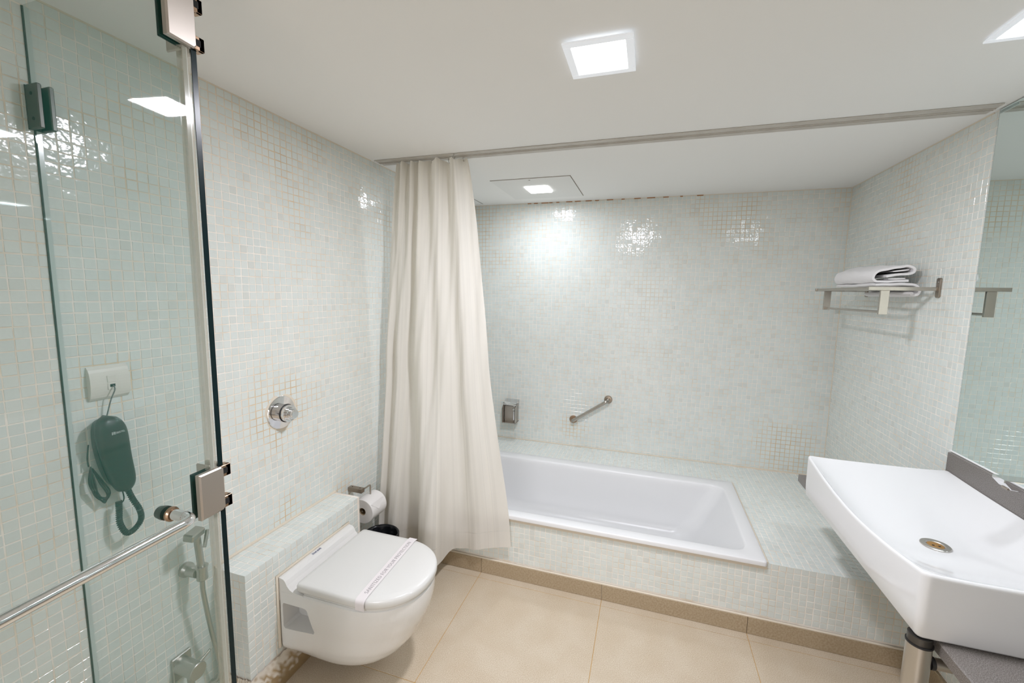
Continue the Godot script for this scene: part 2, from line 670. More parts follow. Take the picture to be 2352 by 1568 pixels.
func room() -> void:
	make_tile()
	var wl := wall("wall_left", Vector3(-0.12, -0.1, -0.12), Vector3(0, H + 0.1, ZF + 0.12), "grout", "pale green glass mosaic wall behind the toilet and the shower glass")
	mosaic(wl, [[Vector3(0, H, 0), Vector3(0, 0, 1), Vector3(0, -1, 0), Vector3(1, 0, 0), ZF, H, func(p): return p.y < L and p.z < D or p.y < 0.53 and p.z > 1.56 and p.z < 2.174]])
	var wb := wall("wall_back", Vector3(0, -0.1, -0.12), Vector3(W, H + 0.1, 0), "grout", "pale glass mosaic wall along the bathtub")
	mosaic(wb, [[Vector3(W, H, 0), Vector3(-1, 0, 0), Vector3(0, -1, 0), Vector3(0, 0, 1), W, H, func(p): return p.y < L]])
	var wr := wall("wall_right", Vector3(W, -0.1, -0.12), Vector3(W + 0.12, H + 0.1, ZF + 0.12), "grout", "pale glass mosaic wall with the towel rack and the mirror")
	mosaic(wr, [[Vector3(W, H, 0), Vector3(0, 0, 1), Vector3(0, -1, 0), Vector3(-1, 0, 0), 3.9, H, func(p): return p.y < L and p.z < D or p.y > 0.705 and p.z > 1.165 or p.y < 0.08]])
	# front wall behind the camera, with an open doorway to the bright lobby
	var s0 := st()
	box(s0, Vector3(0, -0.1, ZF), Vector3(0.75, H + 0.1, ZF + 0.12))
	box(s0, Vector3(1.75, -0.1, ZF), Vector3(W, H + 0.1, ZF + 0.12))
	box(s0, Vector3(0.75, 2.06, ZF), Vector3(1.75, H + 0.1, ZF + 0.12))
	structure("wall_front", s0, "plaster", "plain white wall with an open doorway behind the camera", "wall")
	var zl := ZF + 0.12
	wall("wall_left_2", Vector3(-0.72, -0.1, zl), Vector3(-0.6, 2.6, zl + 3.2), "plaster", "white left wall of the lobby outside the bathroom")
	wall("wall_right_2", Vector3(3.2, -0.1, zl), Vector3(3.32, 2.6, zl + 3.2), "plaster", "white right wall of the lobby outside the bathroom")
	wall("wall_front_2", Vector3(-0.72, -0.1, zl + 3.2), Vector3(3.32, 2.6, zl + 3.32), "plaster", "white far wall of the lobby outside the bathroom")
	s0 = st()
	box(s0, Vector3(-0.72, -0.1, zl - 0.02), Vector3(-0.12, 2.6, zl))
	box(s0, Vector3(W + 0.12, -0.1, zl - 0.02), Vector3(3.32, 2.6, zl))
	box(s0, Vector3(-0.72, H + 0.1, zl - 0.02), Vector3(3.32, 2.6, zl))
	structure("wall_back_2", s0, "plaster", "white lobby wall around the bathroom doorway", "wall")
	s0 = st()
	box(s0, Vector3(-0.72, 2.5, zl), Vector3(3.32, 2.6, zl + 3.32))
	structure("ceiling_2", s0, "plaster", "white lobby ceiling outside the bathroom", "ceiling")
	s0 = st()
	box(s0, Vector3(-0.72, -0.1, ZF), Vector3(3.32, 0.0, zl + 3.32))
	structure("floor_2", s0, "stone", "pale stone lobby floor outside the bathroom", "floor")
	var s := st()
	box(s, Vector3(-0.12, H, -0.12), Vector3(W + 0.12, H + 0.12, ZF + 0.12))
	structure("ceiling", s, "plaster", "white painted plaster ceiling", "ceiling")
	# hatch
	var t := thing("ceiling_hatch", "white square ceiling hatch with dark gap lines above the bathtub", "hatch", Vector3(0.711, H, 0.43))
	s = st()
	box(s, Vector3(0.4644, H - 0.0015, 0.170), Vector3(0.958, H, 0.691))
	part("gap", s, "reveal", t)
	s = st()
	box(s, Vector3(0.4674, H - 0.005, 0.173), Vector3(0.955, H - 0.0006, 0.688), 0.001)
	var pn := part("panel", s, "panel_white", t)
	s = st()
	lathe(s, Vector3(0.706, H - 0.0048, 0.662), Vector3.DOWN, [[0.006, 0.0], [0.006, 0.0006]], 12)
	part("screw_hole", s, "reveal", pn)
	t = thing("ceiling_hatch", "second ceiling hatch whose edge just shows beside the curtain", "hatch", Vector3(0.1, H, 0.3))
	s = st()
	box(s, Vector3(0.01, H - 0.0015, 0.065), Vector3(0.172, H, 0.60))
	part("gap", s, "reveal", t)
	s = st()
	box(s, Vector3(0.012, H - 0.005, 0.068), Vector3(0.170, H - 0.0006, 0.597), 0.001)
	part("panel", s, "panel_white", t)
	# curtain track: a shallow aluminium channel along the ceiling
	t = thing("curtain_track", "long grey aluminium curtain track running across the ceiling", "curtain track", Vector3(W / 2, H, 1.177))
	s = st()
	box(s, Vector3(0.022, H - 0.004, 1.133), Vector3(W - 0.028, H - 0.0005, 1.221), 0.001)
	box(s, Vector3(0.024, H - 0.007, 1.168), Vector3(W - 0.030, H - 0.0035, 1.173), 0.001)
	box(s, Vector3(0.024, H - 0.007, 1.181), Vector3(W - 0.030, H - 0.0035, 1.186), 0.001)
	part("channel", s, "aluminium", t)
	for e in [0.022, W - 0.030]:
		s = st()
		box(s, Vector3(e, H - 0.008, 1.135), Vector3(e + 0.004, H, 1.219), 0.0008)
		part("end_cap", s, "panel_white", t)
	# floor of large stone tiles
	s = st()
	box(s, Vector3(-0.12, -0.1, -0.12), Vector3(W + 0.12, -0.0015, ZF + 0.12))
	var fl := structure("floor", s, "floor_joint", "beige stone tile floor", "floor")
	var xs := [0.0, 0.620, 1.270, 1.923, W]
	var zs := [D, 1.212, 1.870, 2.525, 3.18, 3.835, ZF]
	for i in 4:
		for j in 6:
			s = st()
			box(s, Vector3(xs[i] + 0.0012, -0.012, zs[j] + 0.0012), Vector3(xs[i + 1] - 0.0012, rng.randf_range(-0.0003, 0.0003), zs[j + 1] - 0.0012), 0.0008)
			part("tile", s, "stone", fl)
	# skirting
	s = st()
	box(s, Vector3(0.0, 0.0, D), Vector3(W, 0.074, D + 0.004))
	var bb := structure("baseboard_back", s, "caulk", "brown stone skirting at the foot of the bathtub front", "skirting")
	for i in 4:
		s = st()
		box(s, Vector3(xs[i] + 0.0008, 0.0005, D), Vector3(xs[i + 1] - 0.0008, 0.081, D + 0.012), 0.0012)
		part("stone_piece", s, "stone_skirting", bb)
	s = st()
	tube(s, [Vector3(0, 0.083, D + 0.005), Vector3(W, 0.083, D + 0.005)], 0.005, 8)
	part("caulk_bead", s, "caulk", bb)
	s = st()
	box(s, Vector3(W - 0.012, 0.0, D + 0.012), Vector3(W, 0.081, ZF), 0.001)
	structure("baseboard_right", s, "stone_skirting", "brown stone skirting along the right wall under the counter", "skirting")
	# joint beads in the corners
	s = st()
	tube(s, [Vector3(W - 0.001, L, 0.001), Vector3(W - 0.001, H, 0.001)], 0.004, 8)
	structure("trim_1", s, "caulk", "cream sealant line in the corner behind the towel rack", "sealant")
	s = st()
	tube(s, [Vector3(0.0, L + 0.001, 0.001), Vector3(W, L + 0.001, 0.001)], 0.006, 8)
	structure("trim_2", s, "caulk", "cream sealant line between the bathtub deck and the back wall", "sealant")
	s = st()
	for seg in [[Vector3(0.001, H, 1.22), Vector3(0.001, H, ZF)], [Vector3(0.001, H, 0.0), Vector3(0.001, H, 1.13)], [Vector3(0, H, 0.001), Vector3(W, H, 0.001)], [Vector3(W - 0.001, H, 0.0), Vector3(W - 0.001, H, 1.13)]]:
		tube(s, seg, 0.004, 8)
	var tr := structure("trim_3", s, "caulk", "thin stained sealant line between the ceiling and the mosaic walls", "sealant")
	s = st()
	for k in 16:
		var x := 0.52 + 0.075 * k * (0.6 + 0.03 * k) + rng.randf_range(-0.01, 0.01)
		tube(s, [Vector3(x, H - 0.002, 0.0015), Vector3(x + rng.randf_range(0.015, 0.055), H - 0.002, 0.0015)], 0.0042, 8)
	part("rust_stain", s, "rust", tr, "orange rust stains")


# ---------------------------------------------------------------- bathtub
func tub() -> void:
	var t := thing("tub_surround", "raised mosaic tiled platform and front around the bathtub", "tub surround", Vector3(W / 2, 0, 0.6))
	var s := st()
	box(s, Vector3(0.002, 0.0, D - 0.042), Vector3(W, L - 0.002, D - 0.002))
	box(s, Vector3(1.965, 0.0, 0.003), Vector3(W - 0.002, L - 0.002, D - 0.042))
	box(s, Vector3(0.002, 0.0, 0.003), Vector3(1.965, L - 0.002, 0.325))
	box(s, Vector3(0.0, 0.0, 0.325), Vector3(0.21, L - 0.002, D - 0.042))
	part("grout_bed", s, "grout", t)
	mosaic(t, [
		[Vector3(0, L, D - 0.002), Vector3(1, 0, 0), Vector3(0, -1, 0), Vector3(0, 0, 1), W, 0.267, func(p): return p.x < 1.985 and p.y > 0.32],
		[Vector3(1.986, L - 0.002, D), Vector3(1, 0, 0), Vector3(0, 0, -1), Vector3(0, 1, 0), W - 1.986, D],
		[Vector3(1.986, L - 0.002, 0.0), Vector3(-1, 0, 0), Vector3(0, 0, 1), Vector3(0, 1, 0), 1.986, 0.32],
		[Vector3(0.0, L - 0.002, 0.32), Vector3(1, 0, 0), Vector3(0, 0, 1), Vector3(0, 1, 0), 0.2, 0.84]])
	s = st()
	box(s, Vector3(0.18, 0.319, D - 0.006), Vector3(1.984, 0.347, D + 0.002), 0.001)
	part("grout_band", s, "caulk", t)
	# the tub itself
	t = thing("bathtub", "white built-in bathtub with a broad flat rim", "bathtub", Vector3(1.09, 0, 0.745))
	s = st()
	var o0 := Vector2(0.20, 0.316)
	var o1 := Vector2(1.981, 1.174)
	var i0 := Vector2(0.285, 0.405)
	var i1 := Vector2(1.912, 1.106)
	var rings := [
		rrect(o0, o1, 0.012, 0.340), rrect(o0, o1, 0.012, 0.356), rrect(o0 + Vector2.ONE * 0.002, o1 - Vector2.ONE * 0.002, 0.012, 0.360), rrect(o0 + Vector2.ONE * 0.006, o1 - Vector2.ONE * 0.006, 0.012, 0.362),
		rrect(i0 - Vector2.ONE * 0.012, i1 + Vector2.ONE * 0.012, 0.075, 0.361), rrect(i0 - Vector2.ONE * 0.004, i1 + Vector2.ONE * 0.004, 0.072, 0.358), rrect(i0, i1, 0.07, 0.350), rrect(i0 + Vector2(0.006, 0.003), i1 - Vector2(0.012, 0.004), 0.075, 0.325),
		rrect(i0 + Vector2(0.05, 0.012), i1 - Vector2(0.09, 0.02), 0.09, 0.17), rrect(i0 + Vector2(0.075, 0.018), i1 - Vector2(0.15, 0.03), 0.10, 0.06), rrect(i0 + Vector2(0.09, 0.030), i1 - Vector2(0.19, 0.05), 0.10, 0.015), rrect(i0 + Vector2(0.15, 0.08), i1 - Vector2(0.27, 0.11), 0.08, 0.002)]
	rings.reverse()
	loft(s, rings, true, false)
	part("shell", s, "enamel", t)
	s = st()
	for seg in [[Vector3(0.2, L + 0.002, 0.312), Vector3(1.985, L + 0.002, 0.312)], [Vector3(1.985, L + 0.002, 0.312), Vector3(1.985, L + 0.002, D)]]:
		tube(s, seg, 0.004, 8)
	part("sealant", s, "caulk", t)


# ---------------------------------------------------------------- cistern box
func cistern() -> void:
	var z1 := 1.560
	var z2 := 2.174
	var b := 0.143
	var h := 0.542
	var t := thing("cistern_box", "low mosaic tiled box behind the toilet along the left wall", "cistern box", Vector3(0.07, 0, (z1 + z2) / 2))
	var s := st()
	box(s, Vector3(0, 0.0, z1), Vector3(b - 0.002, h - 0.002, z2 - 0.002))
	part("grout_bed", s, "grout", t)
	mosaic(t, [
		[Vector3(0.0, h - 0.002, z2), Vector3(0, 0, -1), Vector3(1, 0, 0), Vector3(0, 1, 0), z2 - z1 - 0.01, b],
		[Vector3(b - 0.002, h, z2), Vector3(0, 0, -1), Vector3(0, -1, 0), Vector3(1, 0, 0), z2 - z1 - 0.01, 0.40],
		[Vector3(b, h, z2 - 0.002), Vector3(-1, 0, 0), Vector3(0, -1, 0), Vector3(0, 0, 1), b, 0.40],
		[Vector3(b, h, z1 + 0.002), Vector3(-1, 0, 0), Vector3(0, -1, 0), Vector3(0, 0, -1), b, 0.40]])
	s = st()
	tube(s, [Vector3(0.001, h + 0.001, z1), Vector3(0.001, h + 0.001, z2)], 0.007, 8)
	part("sealant", s, "caulk", t)
	# lumpy plaster patch at the foot
	s = st()
	s.set_smooth_group(0)
	var nz := FastNoiseLite.new()
	nz.seed = 9
	nz.frequency = 28.0
	var n := 60
	var m := 12
	for face in 2:
		var grid := []
		for i in n + 1:
			var row := []
			for j in m + 1:
				var f := float(i) / n
				var g := float(j) / m
				var top := 0.142 + 0.012 * nz.get_noise_2d(f * 0.6 + face, 3.0)
				var y := g * top
				var bump := (0.008 + 0.007 * nz.get_noise_2d(f * 0.6 + face * 5.0, y * 1.6)) * sin(PI * minf(g * 1.15, 1.0)) + 0.003
				if face == 0:
					row.append(Vector3(b + bump, y, lerpf(z1, z2 + 0.004, f)))
				else:
					row.append(Vector3(lerpf(0.0, b + 0.004, f), y, z2 + bump))
			grid.append(row)
		for i in n:
			for j in m:
				var ids := [[i, j], [i, j + 1], [i + 1, j + 1], [i, j], [i + 1, j + 1], [i + 1, j]]
				if face == 1:
					ids.reverse()
				for q in ids:
					# white plaster smeared over brown stone, more of it towards the top
					var g := float(q[1]) / m
					var w := smoothstep(-0.12, 0.16, nz.get_noise_2d(q[0] * 0.016 + q[1] * 0.012, q[1] * 0.02 + face) * 0.8 + g * 0.9 - 0.58)
					s.set_color(Color(0.40, 0.285, 0.15).lerp(Color(0.78, 0.72, 0.63), w))
					s.add_vertex(grid[q[0]][q[1]])
	part("plaster_patch", s, "plaster_patch", t, "rough stained plaster along the foot")


# ---------------------------------------------------------------- toilet
const TZ := 1.848

func dring(xb: float, xs: float, xf: float, hw: float, y: float, e := 2.2, rb := 0.012, n := 40, hb := -1.0) -> Array:
	# D outline: straight back of half width hb, sides running to half width hw at xs, rounded front to xf
	if hb < 0.0:
		hb = hw
	var out := []
	for k in 5:
		var a := PI / 2 * k / 4.0
		out.append(Vector3(xb + rb - rb * sin(a), y, TZ + hb - rb + rb * cos(a)))
	for k in 5:
		var a := PI / 2 * k / 4.0
		out.append(Vector3(xb + rb - rb * cos(a), y, TZ - hb + rb - rb * sin(a)))
	for k in range(1, 6):
		out.append(Vector3(lerpf(xb + rb, xs, k / 6.0), y, TZ - lerpf(hb, hw, smoothstep(0.0, 1.0, k / 6.0))))
	for k in n + 1:
		var a := -PI / 2 + PI * k / n
		var cx := pow(maxf(cos(a), 0.0), 2.0 / e)
		var sz := signf(sin(a)) * pow(absf(sin(a)), 2.0 / e)
		out.append(Vector3(xs + (xf - xs) * cx, y, TZ + hw * sz))
	for k in range(5, 0, -1):
		out.append(Vector3(lerpf(xb + rb, xs, k / 6.0), y, TZ + lerpf(hb, hw, smoothstep(0.0, 1.0, k / 6.0))))
	return out


# a closed shape for a CSG node, turned the right way out
func solid(s: SurfaceTool) -> ArrayMesh:
	var m := s.commit()
	var v: PackedVector3Array = m.surface_get_arrays(0)[Mesh.ARRAY_VERTEX]
	var vol := 0.0
	for i in range(0, v.size(), 3):
		vol += v[i].dot(v[i + 1].cross(v[i + 2]))
	if vol > 0.0:
		var groups := st()
		groups.set_smooth_group(0)
		for i in range(0, v.size(), 3):
			groups.add_vertex(v[i])
			groups.add_vertex(v[i + 2])
			groups.add_vertex(v[i + 1])
		m = groups.commit()
	return m


func toilet() -> void:
	var t := thing("toilet", "white wall-hung toilet with a closed lid", "toilet", Vector3(0.40, 0.0, TZ))
	var s := st()
	var rings := []
	var prof := []
	for q in [[0.402, 0.44, 0.668, 0.190, 0.192], [0.398, 0.44, 0.674, 0.196, 0.197], [0.35, 0.43, 0.672, 0.195, 0.197], [0.30, 0.40, 0.660, 0.191, 0.197], [0.25, 0.37, 0.636, 0.184, 0.197], [0.20, 0.35, 0.610, 0.178, 0.196], [0.168, 0.33, 0.588, 0.172, 0.193], [0.138, 0.32, 0.562, 0.162, 0.170], [0.108, 0.31, 0.525, 0.145, 0.142], [0.086, 0.29, 0.48, 0.118, 0.11], [0.074, 0.27, 0.42, 0.08, 0.08]]:
		prof.append(q)
	for i in prof.size() - 1:
		var steps := 1 if i == 0 else 5
		for k in steps + (1 if i == prof.size() - 2 else 0):
			var v := []
			for c in 5:
				v.append(cubic_interpolate(prof[i][c], prof[i + 1][c], prof[maxi(i - 1, 0 if i < 2 else 1)][c], prof[mini(i + 2, prof.size() - 1)][c], float(k) / steps))
			rings.append(dring(0.147, v[1], v[2], v[3], v[0], 2.15, 0.008, 56, v[4]))
	rings.reverse()
	loft(s, rings)
	var bowl := CSGCombiner3D.new()
	bowl.name = "bowl"
	t.add_child(bowl)
	bowl.position = -t.position
	var c1 := CSGMesh3D.new()
	c1.name = "vessel"
	s.generate_normals()
	c1.mesh = solid(s)
	c1.material = M["ceramic"]
	bowl.add_child(c1)
	s = st()
	# raised ledge at the wall: outline in (x, y), drawn across z
	prism(s, [Vector2(0.1475, 0.36), Vector2(0.26, 0.36), Vector2(0.26, 0.403), Vector2(0.235, 0.404), Vector2(0.215, 0.406), Vector2(0.200, 0.412), Vector2(0.188, 0.425), Vector2(0.180, 0.440), Vector2(0.172, 0.448), Vector2(0.158, 0.451), Vector2(0.1475, 0.451)], Vector3(0, 0, TZ - 0.1965), Vector3.RIGHT, Vector3.UP, 0.393)
	s.generate_normals()
	var c2 := CSGMesh3D.new()
	c2.name = "ledge"
	c2.mesh = solid(s)
	c2.material = M["ceramic"]
	bowl.add_child(c2)
	var rec := [Vector2(0.164, 0.346), Vector2(0.170, 0.354), Vector2(0.268, 0.354), Vector2(0.276, 0.347), Vector2(0.300, 0.262), Vector2(0.295, 0.252), Vector2(0.172, 0.250), Vector2(0.164, 0.258)]
	for side in [0, 1]:
		s = st()
		prism(s, rec, Vector3(0, 0, TZ + 0.12 if side == 0 else TZ - 0.22), Vector3.RIGHT, Vector3.UP, 0.10)
		s.generate_normals()
		var c3 := CSGMesh3D.new()
		c3.name = "recess"
		c3.mesh = solid(s)
		c3.material = M["ceramic"]
		c3.operation = CSGShape3D.OPERATION_SUBTRACTION
		bowl.add_child(c3, true)
	# seat ring and lid
	s = st()
	loft(s, [dring(0.250, 0.46, 0.668, 0.188, 0.400), dring(0.250, 0.46, 0.669, 0.189, 0.411)])
	part("seat", s, "seat_plastic", t)
	s = st()
	loft(s, [dring(0.236, 0.46, 0.672, 0.191, 0.4125), dring(0.232, 0.46, 0.678, 0.196, 0.415), dring(0.230, 0.46, 0.681, 0.198, 0.422), dring(0.230, 0.46, 0.681, 0.198, 0.436), dring(0.233, 0.46, 0.678, 0.195, 0.444), dring(0.238, 0.46, 0.672, 0.190, 0.4475), dring(0.252, 0.455, 0.650, 0.172, 0.4495), dring(0.30, 0.44, 0.58, 0.12, 0.450)])
	part("lid", s, "seat_plastic", t)
	s = st()
	for z in [-0.145, 0.145]:
		box(s, Vector3(0.224, 0.402, TZ + z - 0.03), Vector3(0.242, 0.424, TZ + z + 0.03), 0.004)
	part("hinge", s, "seat_plastic", t)
	s = st()
	tube(s, [Vector3(0.146, 0.168, TZ + 0.2), Vector3(0.146, 0.455, TZ + 0.2), Vector3(0.146, 0.455, TZ - 0.2), Vector3(0.146, 0.168, TZ - 0.2)], 0.006, 8)
	part("sealant", s, "caulk", t)
	var tm := text_mesh("Duravit", 0.0105)
	var o := part("lettering", tm, "print_blue", t)
	o.transform = Transform3D(Basis(Vector3(0, 0, -1), Vector3(-1, 0, 0), Vector3(0, 1, 0)), Vector3(0.163, 0.4516, 1.865) - t.position)
	# paper band
	var bt := thing("paper_band", "printed paper hygiene band across the toilet lid", "paper band", Vector3(0.48, 0.45, TZ))
	s = st()
	s.set_smooth_group(0)
	var path := [Vector3(0, 0.412, 0.199), Vector3(0, 0.437, 0.1992), Vector3(0, 0.446, 0.196), Vector3(0, 0.4505, 0.186), Vector3(0, 0.4520, 0.165), Vector3(0, 0.4518, 0.0), Vector3(0, 0.4520, -0.165), Vector3(0, 0.4505, -0.186), Vector3(0, 0.447, -0.200)]
	for dy in [0.0, 0.0006]:
		for i in path.size() - 1:
			var a: Vector3 = path[i]
			var b: Vector3 = path[i + 1]
			var k0 := 0.482 + 0.055 * a.z
			var k1 := 0.482 + 0.055 * b.z
			var nrm := Vector3(0, 1, signf(a.z) * 0.3) * float(dy)
			quad(s, Vector3(k0, a.y, TZ + a.z) + nrm, Vector3(k1, b.y, TZ + b.z) + nrm, Vector3(k1 + 0.037, b.y, TZ + b.z) + nrm, Vector3(k0 + 0.037, a.y, TZ + a.z) + nrm)
	part("strip", s, "band_paper", bt)
	tm = text_mesh("SANITIZED FOR YOUR PROTECTION", 0.0145)
	o = part("lettering", tm, "print_grey", bt)
	var w: float = tm.get_aabb().size.x
	var f := 0.325 / w
	var dir := Vector3(-0.055, 0, -1).normalized()
	o.transform = Transform3D(Basis(dir * f, Vector3(-1, 0, 0.055).normalized(), Vector3(0, 1, 0)), Vector3(0.502, 0.4527, 1.848) - bt.position)


func text_mesh(words: String, size: float) -> TextMesh:
	var tm := TextMesh.new()
	tm.text = words
	var f := SystemFont.new()
	f.font_names = PackedStringArray(["Droid Sans"])
	tm.font = f
	tm.font_size = 64
	tm.pixel_size = size / 46.0
	tm.depth = 0.0006
	tm.horizontal_alignment = HORIZONTAL_ALIGNMENT_CENTER
	tm.vertical_alignment = VERTICAL_ALIGNMENT_CENTER
	return tm


# ---------------------------------------------------------------- small wall fittings
func wall_fittings() -> void:
	# flush button
	var o := Vector3(0.0, 1.0226, 1.858)
	var t := thing("flush_button", "round chrome flush plate with a stepped push button on the left wall", "flush button", o)
	var s := st()
	lathe(s, o, Vector3.RIGHT, [[0.068, 0.0], [0.068, 0.004], [0.066, 0.007], [0.030, 0.0085]], 48)
	part("plate", s, "chrome", t)
	s = st()
	lathe(s, o + Vector3(0.006, 0, 0), Vector3.RIGHT, [[0.036, 0.0], [0.036, 0.022], [0.037, 0.022], [0.037, 0.024]], 36)
	part("collar", s, "chrome", t)
	s = st()
	lathe(s, o + Vector3(0.030, 0, 0), Vector3.RIGHT, [[0.0375, 0.0], [0.0375, 0.003]], 36)
	part("ring", s, "rubber", t)
	s = st()
	lathe(s, o + Vector3(0.033, 0, 0), Vector3.RIGHT, [[0.035, 0.0], [0.035, 0.016], [0.033, 0.018]], 36)
	part("sleeve", s, "chrome", t)
	s = st()
	lathe(s, o + Vector3(0.050, 0, 0), Vector3.RIGHT, [[0.026, 0.0], [0.026, 0.010], [0.024, 0.011], [0.018, 0.011], [0.018, 0.024], [0.0165, 0.0255]], 32)
	part("button", s, "chrome", t)
	s = st()
	var n := 40
	for k in n:
		var a0 := TAU * k / n
		var a1 := TAU * (k + 1) / n
		var r0 := 0.078 + 0.004 * sin(a0 * 3.0) + 0.003 * sin(a0 * 7.0)
		var r1 := 0.078 + 0.004 * sin(a1 * 3.0) + 0.003 * sin(a1 * 7.0)
		quad(s, o + Vector3(0.0028, sin(a0) * 0.06, cos(a0) * 0.06), o + Vector3(0.0028, sin(a1) * 0.06, cos(a1) * 0.06), o + Vector3(0.0008, sin(a1) * r1, cos(a1) * r1), o + Vector3(0.0008, sin(a0) * r0, cos(a0) * r0))
	part("mortar_ring", s, "caulk", t)
	# toilet paper holder
	t = thing("paper_holder", "square steel toilet paper holder on the left wall beside the curtain", "paper holder", Vector3(0.0, 0.512, 1.455))
	s = st()
	box(s, Vector3(0.002, 0.502, 1.443), Vector3(0.084, 0.524, 1.469), 0.0012)
	part("bracket", s, "aged_steel", t)
	s = st()
	for z in [1.450, 1.462]:
		pass
	lathe(s, Vector3(0.020, 0.524, 1.456), Vector3.UP, [[0.003, 0.0], [0.003, 0.0005]], 10)
	lathe(s, Vector3(0.066, 0.524, 1.456), Vector3.UP, [[0.003, 0.0], [0.003, 0.0005]], 10)
	part("screw_hole", s, "hole", t)
	s = st()
	tube(s, [Vector3(0.076, 0.513, 1.443), Vector3(0.076, 0.513, 1.396), Vector3(0.076, 0.511, 1.389), Vector3(0.076, 0.505, 1.387), Vector3(0.076, 0.410, 1.387), Vector3(0.076, 0.402, 1.389), Vector3(0.076, 0.400, 1.396), Vector3(0.076, 0.400, 1.455)], 0.0045, 10)
	part("rod", s, "steel", t)
	t = thing("toilet_roll", "white toilet paper roll with a folded tip on the steel holder", "toilet roll", Vector3(0.076, 0.398, 1.40))
	s = st()
	var c := Vector3(0.076, 0.398, 1.335)
	lathe(s, c, Vector3.BACK, [[0.020, 0.0], [0.062, 0.0], [0.064, 0.003], [0.064, 0.118], [0.062, 0.121], [0.020, 0.121], [0.020, 0.0]], 40, false, false)
	part("paper", s, "paper", t)
	s = st()
	lathe(s, c, Vector3.BACK, [[0.0195, 0.001], [0.0195, 0.120], [0.018, 0.120], [0.018, 0.001], [0.0195, 0.001]], 28, false, false)
	part("core", s, "stone_skirting", t, "brown cardboard core")
	s = st()
	for k in 2:
		var a0 := 0.35 - 0.02 * k
		var r := 0.0655 + 0.002 * k
		var P := func(a: float, z: float) -> Vector3: return Vector3(0.076 + r * cos(a), 0.398 + r * sin(a), z)
		s.add_vertex(P.call(a0 + 0.35, 1.452))
		s.add_vertex(P.call(a0 - 0.25, 1.398 + 0.01 * k))
		s.add_vertex(P.call(a0 + 0.35, 1.350))
	part("folded_tip", s, "paper", t)
	# waste bin
	var bc := Vector3(0.178, 0.0, 1.447)
	t = thing("waste_bin", "small round bin with a black bag between toilet and curtain", "waste bin", bc)
	s = st()
	lathe(s, bc, Vector3.UP, [[0.070, 0.001], [0.072, 0.006], [0.086, 0.285], [0.083, 0.285], [0.070, 0.012], [0.001, 0.012]], 36, true, false)
	part("bucket", s, "rubber", t)
	s = st()
	s.set_smooth_group(0)
	var rings := []
	var r2 := RandomNumberGenerator.new()
	r2.seed = 4
	for q in [[0.0885, 0.20, 0.004], [0.091, 0.27, 0.003], [0.0915, 0.292, 0.001], [0.086, 0.297, 0.001], [0.081, 0.285, 0.003], [0.074, 0.22, 0.012], [0.066, 0.12, 0.014], [0.05, 0.03, 0.01]]:
		var ring := []
		for k in 48:
			var a := TAU * k / 48.0
			var w: float = q[2] * (sin(a * 9.0 + q[1] * 20.0) * 0.6 + r2.randf_range(-0.6, 0.6))
			ring.append(bc + Vector3(cos(a) * (q[0] + minf(w, 0.0)), q[1] + (w * 0.4 if q[1] < 0.25 else 0.0), sin(a) * (q[0] + minf(w, 0.0))))
		rings.append(ring)
	loft(s, rings, false, true)
	part("bag", s, "bin_liner", t)
	# grab bar
	t = thing("grab_bar", "short slanted steel grab bar on the wall over the bathtub", "grab bar", Vector3(1.04, 0.65, 0))
	var pa := Vector3(0.913, 0.563, 0)
	var pb := Vector3(1.170, 0.742, 0)
	var dd := (pb - pa).normalized()
	var ob := Vector3(0, 0, 0.055)
	s = st()
	tube(s, spline([pa + Vector3(0, 0, 0.003), pa + Vector3(0, 0, 0.036), pa + ob * 0.94 + dd * 0.008, pa + ob + dd * 0.022, pb + ob - dd * 0.022, pb + ob * 0.94 - dd * 0.008, pb + Vector3(0, 0, 0.036), pb + Vector3(0, 0, 0.003)], 4), 0.0125, 14)
	part("bar", s, "steel", t)
	for q in [pa, pb]:
		s = st()
		lathe(s, q + Vector3(0, 0, 0.0015), Vector3.BACK, [[0.030, 0.0], [0.030, 0.004], [0.027, 0.008], [0.014, 0.009]], 28)
		part("flange", s, "bronze" if q == pa else "aged_steel", t)
	# steel wall box over the tub
	t = thing("wall_box", "polished steel wall box with a slanted top beside the curtain", "wall box", Vector3(0.418, 0.58, 0))
	s = st()
	var x0 := 0.363
	var x1 := 0.4735
	var side := [Vector2(0.001, 0.506), Vector2(0.098, 0.500), Vector2(0.098, 0.618), Vector2(0.066, 0.650), Vector2(0.001, 0.674)]
	# two cheeks, a slanted roof, a floor and a recessed face
	prism(s, side, Vector3(x1 - 0.003, 0, 0), Vector3.BACK, Vector3.UP, -0.003 * -1.0)
	prism(s, side, Vector3(x0, 0, 0), Vector3.BACK, Vector3.UP, 0.003)
	part("cheek", s, "steel", t)
	s = st()
	box(s, Vector3(x0, 0.500, 0.001), Vector3(x1, 0.506, 0.098), 0.0008)
	part("floor_plate", s, "steel", t)
	s = st()
	quad(s, Vector3(x0, 0.676, 0.001), Vector3(x0, 0.655, 0.090), Vector3(x1, 0.655, 0.090), Vector3(x1, 0.676, 0.001))
	quad(s, Vector3(x0, 0.655, 0.090), Vector3(x0, 0.632, 0.072), Vector3(x1, 0.632, 0.072), Vector3(x1, 0.655, 0.090))
	quad(s, Vector3(x0, 0.676, 0.001), Vector3(x1, 0.676, 0.001), Vector3(x1, 0.632, 0.072), Vector3(x0, 0.632, 0.072))
	part("roof", s, "chrome", t)
	s = st()
	box(s, Vector3(x0 + 0.003, 0.506, 0.040), Vector3(x1 - 0.003, 0.645, 0.046))
	part("face", s, "hinge_steel", t)
	s = st()
	lathe(s, Vector3(x1 - 0.028, 0.605, 0.046), Vector3.BACK, [[0.011, 0.0], [0.011, 0.012], [0.008, 0.015]], 20)
